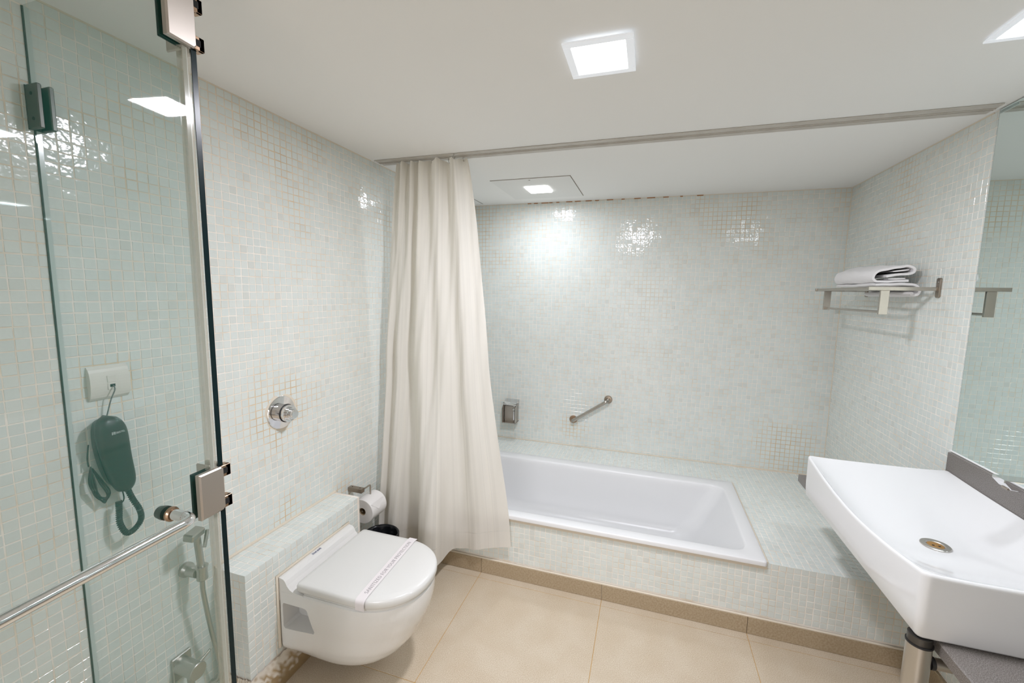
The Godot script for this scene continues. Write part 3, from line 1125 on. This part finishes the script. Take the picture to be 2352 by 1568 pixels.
	box(s, Vector3(x1 - 0.034, 0.512, 0.046), Vector3(x1 - 0.022, 0.592, 0.054), 0.002)
	part("lever", s, "chrome", t)


# ---------------------------------------------------------------- curtain
func curtain() -> void:
	var t := thing("shower_curtain", "cream striped fabric shower curtain gathered in front of the bathtub", "shower curtain", Vector3(0.35, 0, 1.22))
	# plan of the folds at the track, half way down and at the hem
	var top := [Vector2(0.124, 1.172), Vector2(0.150, 1.150), Vector2(0.172, 1.205), Vector2(0.198, 1.152), Vector2(0.228, 1.206), Vector2(0.252, 1.158), Vector2(0.282, 1.210), Vector2(0.322, 1.150), Vector2(0.350, 1.204), Vector2(0.385, 1.200), Vector2(0.418, 1.150), Vector2(0.444, 1.196), Vector2(0.474, 1.212), Vector2(0.502, 1.158), Vector2(0.531, 1.168)]
	var mid := [Vector2(0.055, 1.19), Vector2(0.082, 1.225), Vector2(0.112, 1.195), Vector2(0.148, 1.230), Vector2(0.190, 1.205), Vector2(0.225, 1.195), Vector2(0.262, 1.245), Vector2(0.312, 1.258), Vector2(0.352, 1.222), Vector2(0.395, 1.235), Vector2(0.440, 1.232), Vector2(0.485, 1.205), Vector2(0.540, 1.222), Vector2(0.60, 1.20), Vector2(0.655, 1.185)]
	var bot := [Vector2(0.020, 1.22), Vector2(0.045, 1.285), Vector2(0.075, 1.235), Vector2(0.105, 1.285), Vector2(0.150, 1.29), Vector2(0.200, 1.215), Vector2(0.275, 1.205), Vector2(0.315, 1.315), Vector2(0.375, 1.365), Vector2(0.435, 1.345), Vector2(0.455, 1.235), Vector2(0.525, 1.196), Vector2(0.610, 1.215), Vector2(0.705, 1.196), Vector2(0.795, 1.186)]
	var per := 10
	var a := spline(top, per)
	var m := spline(mid, per)
	var b := spline(bot, per)
	var n := a.size() - 1
	var rows := 64
	var P := func(i: int, g: float) -> Vector3:
		var f := float(i) / n
		var y0 := 2.183 + 0.007 * sin(f * 41.0 + 0.6) + 0.004 * sin(f * 93.0)
		var y1 := 0.105 + 0.03 * smoothstep(0.68, 0.75, f) + 0.055 * smoothstep(0.75, 1.0, f)
		var y := lerpf(y0, y1, g)
		var q: Vector2
		if g < 0.48:
			var e := g / 0.48
			q = a[i].lerp(m[i], pow(e, 0.8))
		else:
			var e2 := (g - 0.48) / 0.52
			q = m[i].lerp(b[i], e2 * e2 * (3.0 - 2.0 * e2) * 0.5 + e2 * 0.5)
		var wr := 0.0035 * sin(f * 63.0 + g * 9.0) * sin(g * 17.0 + f * 21.0)
		return Vector3(q.x, y, maxf(q.y + wr, 1.176 if y < 0.38 else 1.0))
	var hem_from := 0.955
	for k in 2:
		var s := st()
		s.set_smooth_group(0)
		var g0: float = [0.0, hem_from][k]
		var g1: float = [hem_from, 1.0][k]
		var rr: int = [rows, 6][k]
		var off := Vector3(0, 0, 0.0012) * k
		for layer in 2:
			var lo := off + Vector3(0, 0, -0.0008) * layer
			for j in rr:
				for i in n:
					var ga := lerpf(g0, g1, float(j) / rr)
					var gb := lerpf(g0, g1, float(j + 1) / rr)
					var vs := [[i, ga], [i + 1, ga], [i + 1, gb], [i, ga], [i + 1, gb], [i, gb]]
					if layer == 1:
						break
					for v in vs:
						s.set_uv(Vector2(float(v[0]) / n * 1.6, v[1]))
						s.add_vertex(P.call(v[0], v[1]) + lo)
		part("fabric" if k == 0 else "hem", s, "curtain_cloth", t)
	# hooks
	for i in [1, 3, 5, 7, 10, 12, 13]:
		var q: Vector2 = top[i]
		var s2 := st()
		var pts := []
		for k in 13:
			var an := -0.6 + TAU * 0.86 * k / 12.0
			pts.append(Vector3(q.x + 0.003, 2.186 + 0.011 * cos(an), q.y + 0.004 + 0.009 * sin(an)))
		tube(s2, pts, 0.0016, 7)
		part("curtain_hook", s2, "steel", t)


# ---------------------------------------------------------------- shower glass
const XR := 0.527
const ZR := 2.522

func glass() -> void:
	# fixed return panel from the wall to the door hinge
	var t := thing("glass_panel", "narrow fixed glass panel between the left wall and the shower door", "glass panel", Vector3(XR / 2, 0, ZR))
	var s := st()
	box(s, Vector3(0.0038, 0.012, ZR - 0.006), Vector3(XR - 0.0015, 2.17, ZR + 0.006), 0.0)
	part("pane", s, "door_glass", t)
	s = st()
	box(s, Vector3(XR - 0.0014, 0.012, ZR - 0.0058), Vector3(XR, 2.17, ZR + 0.0058), 0.0005)
	part("glass_edge", s, "glass_edge", t, "dark green polished edge")
	s = st()
	box(s, Vector3(0.0012, 0.012, ZR - 0.0062), Vector3(0.0034, 2.17, ZR + 0.0031))
	part("wall_edge", s, "glass_edge_bright", t, "pale edge against the wall")
	s = st()
	box(s, Vector3(0.0012, 0.012, ZR + 0.0032), Vector3(0.0036, 2.17, ZR + 0.0068))
	part("wall_joint", s, "silicone_dark", t, "dark joint against the wall")
	for y in [1.893, 0.30]:
		s = st()
		box(s, Vector3(0.003, y, ZR + 0.006), Vector3(0.047, y + 0.1, ZR + 0.016), 0.002)
		box(s, Vector3(0.003, y, ZR - 0.016), Vector3(0.047, y + 0.1, ZR - 0.006), 0.002)
		box(s, Vector3(0.0005, y, ZR - 0.016), Vector3(0.004, y + 0.1, ZR + 0.016))
		var cl := part("wall_clamp", s, "dark_steel", t, "dark steel clamp at the wall")
		s = st()
		for dy in [0.022, 0.078]:
			lathe(s, Vector3(0.025, y + dy, ZR + 0.0158), Vector3.BACK, [[0.004, 0.0], [0.004, 0.0008]], 12)
		part("screw_hole", s, "hole", cl)
	# door: hinged at (XR, ZR), swung a little into the room
	var ang := deg_to_rad(4.1)
	var d := thing("shower_door", "frameless glass shower door standing ajar in the left foreground", "shower door", Vector3(XR, 0, ZR))
	d.rotation.y = ang
	# door local axes: z along the door from the hinge, x towards the room
	var mk := func(called: String, s2: SurfaceTool, m: String, parent: Node3D, label := "") -> MeshInstance3D:
		var o := MeshInstance3D.new()
		o.name = called
		s2.generate_normals()
		o.mesh = s2.commit()
		o.material_override = M[m]
		parent.add_child(o, true)
		if label:
			o.set_meta("label", label)
		return o
	s = st()
	box(s, Vector3(-0.012, 0.014, 0.014), Vector3(-0.002, 2.17, 0.70))
	mk.call("pane", s, "door_glass", d)
	s = st()
	box(s, Vector3(-0.0118, 0.014, 0.0125), Vector3(-0.0022, 2.17, 0.0139))
	mk.call("glass_edge", s, "glass_edge_bright", d, "pale polished edge")
	# clear plastic seal strip along the hinge side
	s = st()
	box(s, Vector3(-0.0140, 0.014, 0.009), Vector3(0.0005, 1.998, 0.0255), 0.001)
	mk.call("seal_strip", s, "seal_plastic", d, "yellowed clear plastic seal")
	for y in [1.034, 1.998]:
		s = st()
		prism(s, [Vector2(0.0, 0.0), Vector2(0.052, 0.0), Vector2(0.058, 0.006), Vector2(0.058, 0.094), Vector2(0.052, 0.1), Vector2(0.0, 0.1)], Vector3(0.010, y, 0.058), Vector3(0, 0, -1), Vector3.UP, -0.012 * -1.0, 0.003)
		var hp := mk.call("hinge_plate", s, "hinge_steel", d, "brushed steel hinge plate")
		hp.position = Vector3(-0.0115, 0, 0)
		s = st()
		box(s, Vector3(-0.0155, y + 0.004, 0.006), Vector3(-0.0125, y + 0.096, 0.050), 0.001)
		box(s, Vector3(-0.0018, y + 0.0015, 0.002), Vector3(-0.0008, y + 0.0985, 0.0565))
		mk.call("gasket", s, "rubber", hp)
		# the leaf on the fixed panel, and the two knuckles past the corner
		s = st()
		var fx := Transform3D(Basis(Vector3.UP, -ang), Vector3.ZERO)
		box(s, Vector3(-0.060, y, -0.016), Vector3(-0.014, y + 0.1, -0.007), 0.002, fx)
		box(s, Vector3(-0.060, y, 0.007), Vector3(-0.020, y + 0.1, 0.012), 0.002, fx)
		mk.call("panel_leaf", s, "hinge_steel", d)
		s = st()
		for k in [0.0, 0.072]:
			box(s, Vector3(-0.012, y + k + 0.002, -0.018), Vector3(0.0075, y + k + 0.028, -0.0065), 0.001, fx)
			box(s, Vector3(0.0008, y + k + 0.002, -0.018), Vector3(0.0075, y + k + 0.028, 0.004), 0.001, fx)
		var kn := mk.call("knuckle", s, "bronze", d)
		s = st()
		for k in [0.0, 0.072]:
			box(s, Vector3(0.0074, y + k + 0.009, -0.010), Vector3(0.0080, y + k + 0.022, 0.000), 0.0, fx)
		mk.call("screw_hole", s, "hole", kn)
	# towel-bar handle
	var h := Node3D.new()
	h.name = "handle"
	d.add_child(h)
	var yb := 1.078
	var z0 := 0.112
	var z1 := 0.425
	s = st()
	var xb := 0.058
	tube(s, spline([Vector3(0.006, yb, z0), Vector3(0.030, yb, z0), Vector3(0.050, yb, z0 + 0.004), Vector3(xb, yb, z0 + 0.020), Vector3(xb, yb, z0 + 0.045), Vector3(xb, yb, (z0 + z1) / 2), Vector3(xb, yb, z1 - 0.045), Vector3(xb, yb, z1 - 0.020), Vector3(0.050, yb, z1 - 0.004), Vector3(0.030, yb, z1), Vector3(0.006, yb, z1)], 6), 0.0095, 20)
	mk.call("bar", s, "chrome", h)
	for z in [z0, z1]:
		s = st()
		lathe(s, Vector3(-0.002, yb, z), Vector3.RIGHT, [[0.0145, 0.0], [0.0145, 0.004], [0.0125, 0.008]], 24)
		mk.call("collar", s, "bronze", h, "bronze coloured ring")
		s = st()
		lathe(s, Vector3(0.008, yb, z), Vector3.RIGHT, [[0.0105, 0.0], [0.0105, 0.026]], 24)
		mk.call("sleeve", s, "chrome", h)
		s = st()
		lathe(s, Vector3(-0.012, yb, z), Vector3.LEFT, [[0.014, 0.0], [0.014, 0.006], [0.012, 0.018], [0.006, 0.022]], 24)
		mk.call("knob", s, "dark_steel", h)


# ---------------------------------------------------------------- telephone
func phone() -> void:
	var t := thing("wall_socket", "cream telephone socket plate on the wall above the black phone", "socket", Vector3(0, 1.262, 2.43))
	var s := st()
	# curved cover: profile in (x, y) swept along z
	var prof := []
	for k in 13:
		var f := float(k) / 12.0
		prof.append(Vector2(0.003 + 0.013 * pow(sin(PI * f), 0.45), 1.217 + 0.093 * f))
	var outline := [Vector2(0.0, 1.217)]
	outline.append_array(prof)
	outline.append(Vector2(0.0, 1.310))
	var o2 := []
	for q in outline:
		o2.append(Vector2(q.x, q.y))
	o2.reverse()
	prism(s, o2, Vector3(0, 0, 2.386), Vector3.RIGHT, Vector3.UP, 0.091)
	part("cover", s, "white_plastic", t)
	s = st()
	box(s, Vector3(0.0155, 1.264, 2.4195), Vector3(0.0172, 1.283, 2.4395), 0.0006)
	part("blank_key", s, "white_plastic", t)
	s = st()
	box(s, Vector3(0.0155, 1.244, 2.418), Vector3(0.0170, 1.262, 2.439), 0.0005)
	var jk := part("jack", s, "white_plastic", t)
	s = st()
	box(s, Vector3(0.0166, 1.251, 2.4225), Vector3(0.0175, 1.2585, 2.4345))
	part("opening", s, "phone_plastic", jk)
	# phone
	t = thing("telephone", "black wall telephone handset hanging behind the shower glass", "telephone", Vector3(0, 1.07, 2.46))
	var zc := func(y: float) -> float: return 2.4605 + (y - 1.07) * 0.13
	s = st()
	var rings := []
	for q in [[0.0, 0.80], [0.004, 0.86], [0.020, 0.90], [0.024, 0.90]]:
		var ring := []
		for k in 40:
			var a := TAU * k / 40.0
			var y: float = 1.072 + 0.104 * q[1] / 0.9 * signf(sin(a)) * pow(absf(sin(a)), 0.95)
			ring.append(Vector3(q[0] + 0.002, y, zc.call(y) + 0.036 * q[1] * signf(cos(a)) * pow(absf(cos(a)), 0.7)))
		rings.append(ring)
	loft(s, rings)
	part("cradle", s, "phone_plastic", t)
	s = st()
	rings = []
	var ny := 28
	for j in ny + 1:
		var f := float(j) / ny
		var y := 0.955 + 0.230 * f
		var endr := pow(clampf(1.0 - pow(absf(2.0 * f - 1.0), 5.0), 0.0, 1.0), 0.5)
		var hw := (0.030 + 0.007 * smoothstep(0.0, 0.8, f)) * endr
		var dep := (0.034 - 0.008 * sin(PI * clampf((f - 0.15) / 0.6, 0.0, 1.0)) + 0.004 * smoothstep(0.75, 0.85, f)) * (0.35 + 0.65 * endr)
		var ring := []
		for k in 24:
			var a := TAU * k / 24.0
			ring.append(Vector3(0.026 + dep * maxf(0.0, 0.5 + 0.5 * sin(a)) , y, zc.call(y) + hw * signf(cos(a)) * pow(absf(cos(a)), 0.75)))
		rings.append(ring)
	loft(s, rings)
	var hs := part("handset", s, "phone_plastic", t)
	s = st()
	box(s, Vector3(0.0585, 1.1330, 2.4690), Vector3(0.0612, 1.1412, 2.4772), 0.0003)
	part("emblem", s, "print_white", hs)
	var bt := text_mesh("b", 0.008)
	var eb := part("emblem_letter", bt, "phone_plastic", hs)
	var tb := Basis(Vector3(0, 0.05, -1).normalized(), Vector3(0, 1, 0.05).normalized(), Vector3(1, 0, 0))
	eb.transform = Transform3D(tb, Vector3(0.0615, 1.137, 2.473))
	var tm := text_mesh("BEETEL", 0.0046)
	var lt := part("lettering", tm, "print_white", hs)
	lt.transform = Transform3D(tb, Vector3(0.0612, 1.1372, 2.4575))
	s = st()
	tube(s, spline([Vector3(0.018, 1.2595, 2.4415), Vector3(0.027, 1.249, 2.443), Vector3(0.022, 1.220, 2.452), Vector3(0.014, 1.17, 2.462), Vector3(0.012, 1.13, 2.475)], 6), 0.0017, 8)
	part("line_cord", s, "cord_grey", t)
	# coiled cord: a helix about a loop
	s = st()
	var loop := spline([Vector3(0.03, 0.960, 2.437), Vector3(0.032, 0.925, 2.428), Vector3(0.034, 0.885, 2.414), Vector3(0.036, 0.855, 2.414), Vector3(0.036, 0.835, 2.432), Vector3(0.036, 0.835, 2.452), Vector3(0.034, 0.870, 2.464), Vector3(0.032, 0.905, 2.462), Vector3(0.030, 0.932, 2.460)], 12)
	var hel := []
	var turns := 52.0
	var nn := 52 * 9
	for k in nn + 1:
		var f := float(k) / nn
		var at := f * (loop.size() - 1)
		var i := mini(int(at), loop.size() - 2)
		var p: Vector3 = loop[i].lerp(loop[i + 1], at - i)
		var tan: Vector3 = (loop[i + 1] - loop[i]).normalized()
		var u := tan.cross(Vector3.RIGHT).normalized()
		var v := tan.cross(u)
		var an := TAU * turns * f
		hel.append(p + (u * cos(an) + v * sin(an)) * 0.0062)
	tube(s, hel, 0.0019, 6)
	tube(s, loop, 0.0055, 8)
	part("coiled_cord", s, "phone_plastic", t)
	s = st()
	tube(s, spline([Vector3(0.030, 0.932, 2.460), Vector3(0.030, 0.926, 2.452), Vector3(0.030, 0.936, 2.447), Vector3(0.030, 0.958, 2.449)], 5), 0.0017, 7)
	part("plug_cord", s, "phone_plastic", t)
	# spare cord tied in a bundle at the left
	s = st()
	for k in 6:
		var dz := 0.004 * (k % 3)
		var dy := 0.006 * k
		tube(s, spline([Vector3(0.016, 1.050, 2.507), Vector3(0.020 + 0.002 * k, 1.01, 2.516 - dz), Vector3(0.020, 0.975 - dy * 0.4, 2.506 - dz), Vector3(0.024, 0.955 - dy * 0.5, 2.488), Vector3(0.026, 0.965, 2.475 + dz), Vector3(0.024, 1.0, 2.487 + dz), Vector3(0.018, 1.045, 2.505)], 6), 0.0017, 7)
	tube(s, spline([Vector3(0.014, 1.11, 2.506), Vector3(0.016, 1.075, 2.512), Vector3(0.018, 1.052, 2.512)], 6), 0.0017, 7)
	part("cord_bundle", s, "phone_plastic", t)
	t.position += Vector3(0, -0.005, -0.013)


# ---------------------------------------------------------------- bidet spray
func bidet() -> void:
	var t := thing("bidet_spray", "chrome hand bidet spray hanging in its wall holder behind the glass", "bidet spray", Vector3(0.06, 0.66, 2.26))
	var s := st()
	# head and trigger
	var hx := Transform3D(Basis.from_euler(Vector3(0, 0.35, -0.18)), Vector3(0.072, 0.742, 2.282))
	box(s, Vector3(-0.018, -0.013, -0.032), Vector3(0.016, 0.012, 0.026), 0.004, hx)
	part("head", s, "brushed_steel", t)
	s = st()
	tube(s, [Vector3(0.07, 0.735, 2.272), Vector3(0.068, 0.60, 2.262)], 0.0105, 16)
	part("handle", s, "brushed_steel", t)
	s = st()
	box(s, Vector3(-0.006, -0.050, -0.004), Vector3(0.006, 0.004, 0.004), 0.002, Transform3D(Basis.from_euler(Vector3(-0.45, 0, 0.25)), Vector3(0.082, 0.738, 2.246)))
	part("trigger", s, "brushed_steel", t)
	s = st()
	tube(s, spline([Vector3(0.068, 0.585, 2.262), Vector3(0.066, 0.54, 2.262), Vector3(0.062, 0.46, 2.252), Vector3(0.056, 0.36, 2.236), Vector3(0.05, 0.25, 2.216), Vector3(0.045, 0.19, 2.207), Vector3(0.03, 0.15, 2.205), Vector3(0.012, 0.135, 2.208), Vector3(0.003, 0.133, 2.212)], 10), 0.0072, 10)
	# ribs of the metal hose
	part("hose", s, "brushed_steel", t)
	var h := thing("spray_holder", "round chrome wall holder of the hand bidet spray", "holder", Vector3(0.0, 0.592, 2.262))
	s = st()
	lathe(s, Vector3(0.001, 0.598, 2.268), Vector3.RIGHT, [[0.024, 0.0], [0.024, 0.010], [0.018, 0.020], [0.016, 0.056]], 24)
	part("rosette", s, "brushed_steel", h)
	s = st()
	lathe(s, Vector3(0.068, 0.572, 2.262), Vector3.UP, [[0.011, 0.0], [0.016, 0.004], [0.016, 0.044], [0.019, 0.045], [0.019, 0.050]], 24)
	part("cup", s, "brushed_steel", h)
	var v := thing("stop_valve", "chrome lever valve on a square wall plate below the bidet spray", "valve", Vector3(0.0, 0.29, 2.305))
	s = st()
	box(s, Vector3(0.001, 0.243, 2.276), Vector3(0.012, 0.325, 2.335), 0.002)
	part("plate", s, "brushed_steel", v)
	s = st()
	lathe(s, Vector3(0.012, 0.290, 2.310), Vector3.RIGHT, [[0.025, 0.0], [0.025, 0.060], [0.027, 0.060], [0.027, 0.076], [0.025, 0.078]], 28)
	part("body", s, "brushed_steel", v)
	s = st()
	tube(s, [Vector3(0.078, 0.305, 2.303), Vector3(0.092, 0.335, 2.270)], 0.0045, 10)
	part("lever", s, "brushed_steel", v)
	s = st()
	tube(s, [Vector3(0.05, 0.268, 2.310), Vector3(0.05, 0.20, 2.308)], 0.010, 14)
	part("spout", s, "brushed_steel", v)


# ---------------------------------------------------------------- washstand and mirror
func washstand() -> void:
	var s := st()
	box(s, Vector3(2.136, 0.664, 0.945), Vector3(W - 0.001, 0.698, 3.35), 0.003)
	var o := part("countertop", s, "granite", self)
	tag(o, "grey granite counter slab under the white basin", "countertop")
	s = st()
	box(s, Vector3(W - 0.022, 0.6985, 1.166), Vector3(W - 0.003, 0.943, 3.35), 0.002)
	o = part("backsplash", s, "granite", self)
	tag(o, "grey granite upstand between the counter and the mirror", "backsplash")
	# legs and rail
	var t := thing("counter_leg", "round brushed steel leg with a cross rail under the counter corner", "leg", Vector3(2.108, 0, 1.955))
	s = st()
	lathe(s, Vector3(2.108, 0.0015, 1.955), Vector3.UP, [[0.0255, 0.0], [0.0255, 0.673]], 32)
	part("post", s, "brushed_steel", t)
	s = st()
	lathe(s, Vector3(2.108, 0.6745, 1.955), Vector3.UP, [[0.027, 0.0], [0.027, 0.004]], 32)
	part("ring", s, "rubber", t)
	s = st()
	lathe(s, Vector3(2.108, 0.6785, 1.955), Vector3.UP, [[0.0245, 0.0], [0.0245, 0.0195]], 32)
	part("collar", s, "dark_steel", t)
	s = st()
	tube(s, [Vector3(2.1335, 0.628, 1.955), Vector3(W - 0.002, 0.628, 1.955)], 0.014, 16)
	part("rail", s, "brushed_steel", t)
	s = st()
	lathe(s, Vector3(2.1325, 0.628, 1.955), Vector3.RIGHT, [[0.016, 0.0], [0.016, 0.008]], 24)
	part("rail_collar", s, "rubber", t)
	# basin: a scooped rectangular block
	t = thing("washbasin", "large white rectangular washbasin with a scooped bowl on the granite counter", "washbasin", Vector3(2.322, 0.70, 1.575))
	var x0 := 2.090
	var x1 := 2.552
	var z0 := 1.180
	var z1 := 1.976
	var c := Vector2((x0 + x1) / 2, (z0 + z1) / 2)
	var hx := (x1 - x0) / 2
	var hz := (z1 - z0) / 2
	var top := func(u: float, v: float) -> float:
		var au := 0.66 * pow(absf(u), 4.5) if u < 0.0 else 0.90 * pow(absf(u), 4.0)
		var bv := 0.95 * pow(absf(v), 1.8)
		return 0.744 + 0.128 * (1.0 - (1.0 - au) * (1.0 - bv)) / 0.985
	s = st()
	s.set_smooth_group(0)
	var n := 56
	var m := 80
	var rad := 0.012
	var inner := Vector2(hx * 0.986 - rad, hz * 0.992 - rad)
	var grid := []
	for i in n + 1:
		var row := []
		for j in m + 1:
			# finer cells near the rim
			var fu := -cos(PI * i / n)
			var fv := -cos(PI * j / m)
			var q := Vector2(hx * fu * 0.986, hz * fv * 0.992)
			var near := q.clamp(-inner, inner)
			if q.distance_to(near) > rad:
				q = near + (q - near).normalized() * rad
			row.append(Vector3(c.x + q.x, top.call(fu, fv), c.y + q.y))
		grid.append(row)
	for i in n:
		for j in m:
			quad(s, grid[i][j], grid[i + 1][j], grid[i + 1][j + 1], grid[i][j + 1])
	# rim roll and outer walls
	var edge := []
	for j in m:
		edge.append(grid[n][j])
	for i in range(n, 0, -1):
		edge.append(grid[i][m])
	for j in range(m, 0, -1):
		edge.append(grid[0][j])
	for i in n:
		edge.append(grid[i][0])
	var rings := [edge]
	for q in [[0.0026, 0.0006, 0.0], [0.0048, 0.0024, 0.0], [0.0062, 0.0055, 0.0], [0.0066, 0.010, 0.0], [0.0062, -1.0, 0.06], [0.004, -1.0, 0.007], [0.001, -1.0, 0.002], [-0.004, -1.0, 0.0]]:
		var ring := []
		for p in edge:
			var flat_p := Vector2(p.x - c.x, p.z - c.y)
			var out_dir := (flat_p - flat_p.clamp(-inner, inner)).normalized()
			var gx := out_dir.x
			var gz := out_dir.y
			var y: float = p.y - q[1] if q[1] >= 0.0 else 0.700 + q[2]
			if q[2] == 0.06:
				y = minf(0.76, p.y - 0.02)
			ring.append(Vector3(p.x + gx * q[0], y, p.z + gz * q[0]))
		rings.append(ring)
	loft(s, rings, false, true)
	part("basin_body", s, "basin_ceramic", t)
	# drain
	var dc := Vector3(2.335, 0.7468, 1.560)
	s = st()
	lathe(s, dc, Vector3.UP, [[0.038, -0.003], [0.038, 0.001], [0.036, 0.0025], [0.024, 0.0020], [0.021, -0.001]], 36, false, false)
	var dr := part("drain", s, "brushed_steel", t, "steel drain ring")
	s = st()
	lathe(s, dc, Vector3.UP, [[0.0212, 0.0000], [0.0205, 0.0006], [0.001, 0.0006]], 28, false, false)
	part("strainer", s, "brass", dr, "rusty strainer")
	s = st()
	for k in [Vector2(-0.008, 0.004), Vector2(0.007, 0.006)]:
		lathe(s, dc + Vector3(k.x, 0.0007, k.y), Vector3.UP, [[0.0035, 0.0], [0.0035, 0.0003]], 12)
	part("hole", s, "hole", dr)
	# spout on the wall
	t = thing("basin_spout", "flat chrome wall spout over the basin at the right edge", "spout", Vector3(W, 0.985, 1.57))
	s = st()
	prism(s, [Vector2(2.452, 0.990), Vector2(2.470, 0.970), Vector2(W - 0.008, 0.962), Vector2(W - 0.008, 0.999), Vector2(2.452, 0.999)], Vector3(0, 0, 1.552), Vector3.RIGHT, Vector3.UP, 0.048, 0.002)
	part("spout_body", s, "chrome", t)
	s = st()
	box(s, Vector3(2.468, 0.965, 1.564), Vector3(2.486, 0.972, 1.588), 0.001)
	part("aerator", s, "aged_steel", t)
	# mirror
	t = thing("mirror", "large frameless wall mirror above the granite upstand", "mirror", Vector3(W, 1.57, 2.25))
	s = st()
	box(s, Vector3(W - 0.008, 0.949, 1.166), Vector3(W - 0.002, H - 0.004, 3.35))
	part("glass", s, "mirror", t)
	s = st()
	quad(s, Vector3(W - 0.002, 0.949, 1.153), Vector3(W - 0.002, H - 0.004, 1.153), Vector3(W - 0.0082, H - 0.004, 1.1662), Vector3(W - 0.0082, 0.949, 1.1662))
	part("bevelled_edge", s, "mirror_edge", t)
	s = st()
	box(s, Vector3(W - 0.011, 0.9435, 1.153), Vector3(W - 0.002, 0.9488, 3.35), 0.001)
	part("bottom_rail", s, "panel_white", t, "white strip under the mirror")


# ---------------------------------------------------------------- towel rack
func rack() -> void:
	var zn := 0.945
	var zf := 0.330
	var xf := 2.328
	var y := 1.571
	var t := thing("towel_rack", "square steel towel rack with a lower rail on the right wall", "towel rack", Vector3(W, y, 0.64))
	for z in [zn, zf]:
		var s := st()
		box(s, Vector3(xf, y - 0.008, z - 0.006), Vector3(W - 0.004, y + 0.008, z + 0.006), 0.001)
		part("arm", s, "steel", t)
		s = st()
		prism(s, [Vector2(-0.013, -0.036), Vector2(-0.008, -0.041), Vector2(0.008, -0.041), Vector2(0.013, -0.036), Vector2(0.013, 0.036), Vector2(0.008, 0.041), Vector2(-0.008, 0.041), Vector2(-0.013, 0.036)], Vector3(W - 0.001, y + 0.005, z + 0.004), Vector3(0, 0, 1), Vector3.UP, 0.007, 0.0015)
		var wp := part("wall_plate", s, "aged_steel", t)
		s = st()
		lathe(s, Vector3(W - 0.0075, y + 0.028, z + 0.004), Vector3.LEFT, [[0.005, 0.0], [0.0045, 0.0015], [0.002, 0.002]], 12)
		part("screw", s, "steel", wp)
		s = st()
		box(s, Vector3(xf + 0.045, y - 0.112, z - 0.006), Vector3(xf + 0.077, y - 0.008, z + 0.006), 0.001)
		part("drop_post", s, "steel", t)
	var k := 0
	for x in [xf + 0.012, xf + 0.075, xf + 0.138, xf + 0.195]:
		var s := st()
		tube(s, [Vector3(x, y, zf), Vector3(x, y, zn)], 0.006 if k else 0.0075, 12)
		part("shelf_rod", s, "steel", t)
		k += 1
	var s := st()
	tube(s, [Vector3(xf + 0.061, y - 0.102, zf), Vector3(xf + 0.061, y - 0.102, zn)], 0.006, 12)
	part("lower_rail", s, "steel", t)
	# folded towels: a fold profile in (x, y) swept along z
	towel("white folded terry towel lying on top on the steel rack", [
		Vector2(2.515, 1.6075), Vector2(2.455, 1.6055), Vector2(2.410, 1.603), Vector2(2.392, 1.606), Vector2(2.384, 1.620), Vector2(2.396, 1.638), Vector2(2.435, 1.649), Vector2(2.480, 1.658), Vector2(2.512, 1.660), Vector2(2.532, 1.649), Vector2(2.524, 1.635), Vector2(2.485, 1.630), Vector2(2.432, 1.6225)], 0.43, 0.845)
	towel("white folded terry towel underneath, sagging through the rack near the wall", [
		Vector2(2.392, 1.5905), Vector2(2.435, 1.5925), Vector2(2.490, 1.5935), Vector2(2.535, 1.589), Vector2(2.554, 1.570), Vector2(2.549, 1.549), Vector2(2.536, 1.543), Vector2(2.527, 1.548), Vector2(2.530, 1.557)], 0.43, 0.855)


func towel(label: String, path: Array, za: float, zb: float) -> void:
	var t := thing("towel", label, "towel", Vector3(2.45, 1.6, 0.64), "white folded towels on the rack")
	var sm := spline(path, 6)
	var s := st()
	var rings := []
	var nz := 18
	for k in nz + 1:
		var f := float(k) / nz
		var ring := []
		var th := 0.0060 * (0.80 if k == 0 or k == nz else 1.0)
		var back := []
		for i in sm.size():
			var a: Vector2 = sm[maxi(i - 1, 0)]
			var b: Vector2 = sm[mini(i + 1, sm.size() - 1)]
			var nrm := (b - a).orthogonal().normalized()
			var w := 0.0009 * sin(f * 9.0 + i * 0.35) + 0.0006 * sin(f * 23.0 + i * 0.9)
			var p: Vector2 = sm[i] + Vector2(0, w)
			if p.y > 1.6:
				p.y = 1.6 + (p.y - 1.6) * (1.50 - 0.30 * f)
			ring.append(Vector3(p.x + nrm.x * th, p.y + nrm.y * th, lerpf(za, zb, f)))
			back.append(Vector3(p.x - nrm.x * th, p.y - nrm.y * th, lerpf(za, zb, f)))
		back.reverse()
		ring.append_array(back)
		rings.append(ring)
	# the folded sheet, then its two cut ends as strips across the thickness
	loft(s, rings, false, false)
	flat(s)
	for e in [rings[0], rings[nz]]:
		var c: int = e.size()
		for i in c / 2 - 1:
			quad(s, e[i], e[i + 1], e[c - 2 - i], e[c - 1 - i])
	part("folded_sheet", s, "terry", t)
	# two more layers of the fold, tucked inside
	if label.contains("top"):
		s = st()
		for q in [[2.440, 2.505, 1.6155, 1.6185], [2.455, 2.515, 1.649, 1.657]]:
			for z in [[za + 0.01, zb - 0.004]]:
				var r0 := []
				var r1 := []
				for i in 24:
					var a := TAU * i / 24.0
					var x: float = (q[0] + q[1]) / 2.0 + (q[1] - q[0]) / 2.0 * signf(cos(a)) * pow(absf(cos(a)), 0.6)
					var y: float = lerpf(q[2], q[3], (x - q[0]) / (q[1] - q[0])) + 0.0032 * sin(a)
					r0.append(Vector3(x, y, z[0]))
					r1.append(Vector3(x, y, z[1]))
				loft(s, [r0, r1])
		part("inner_fold", s, "terry", t)
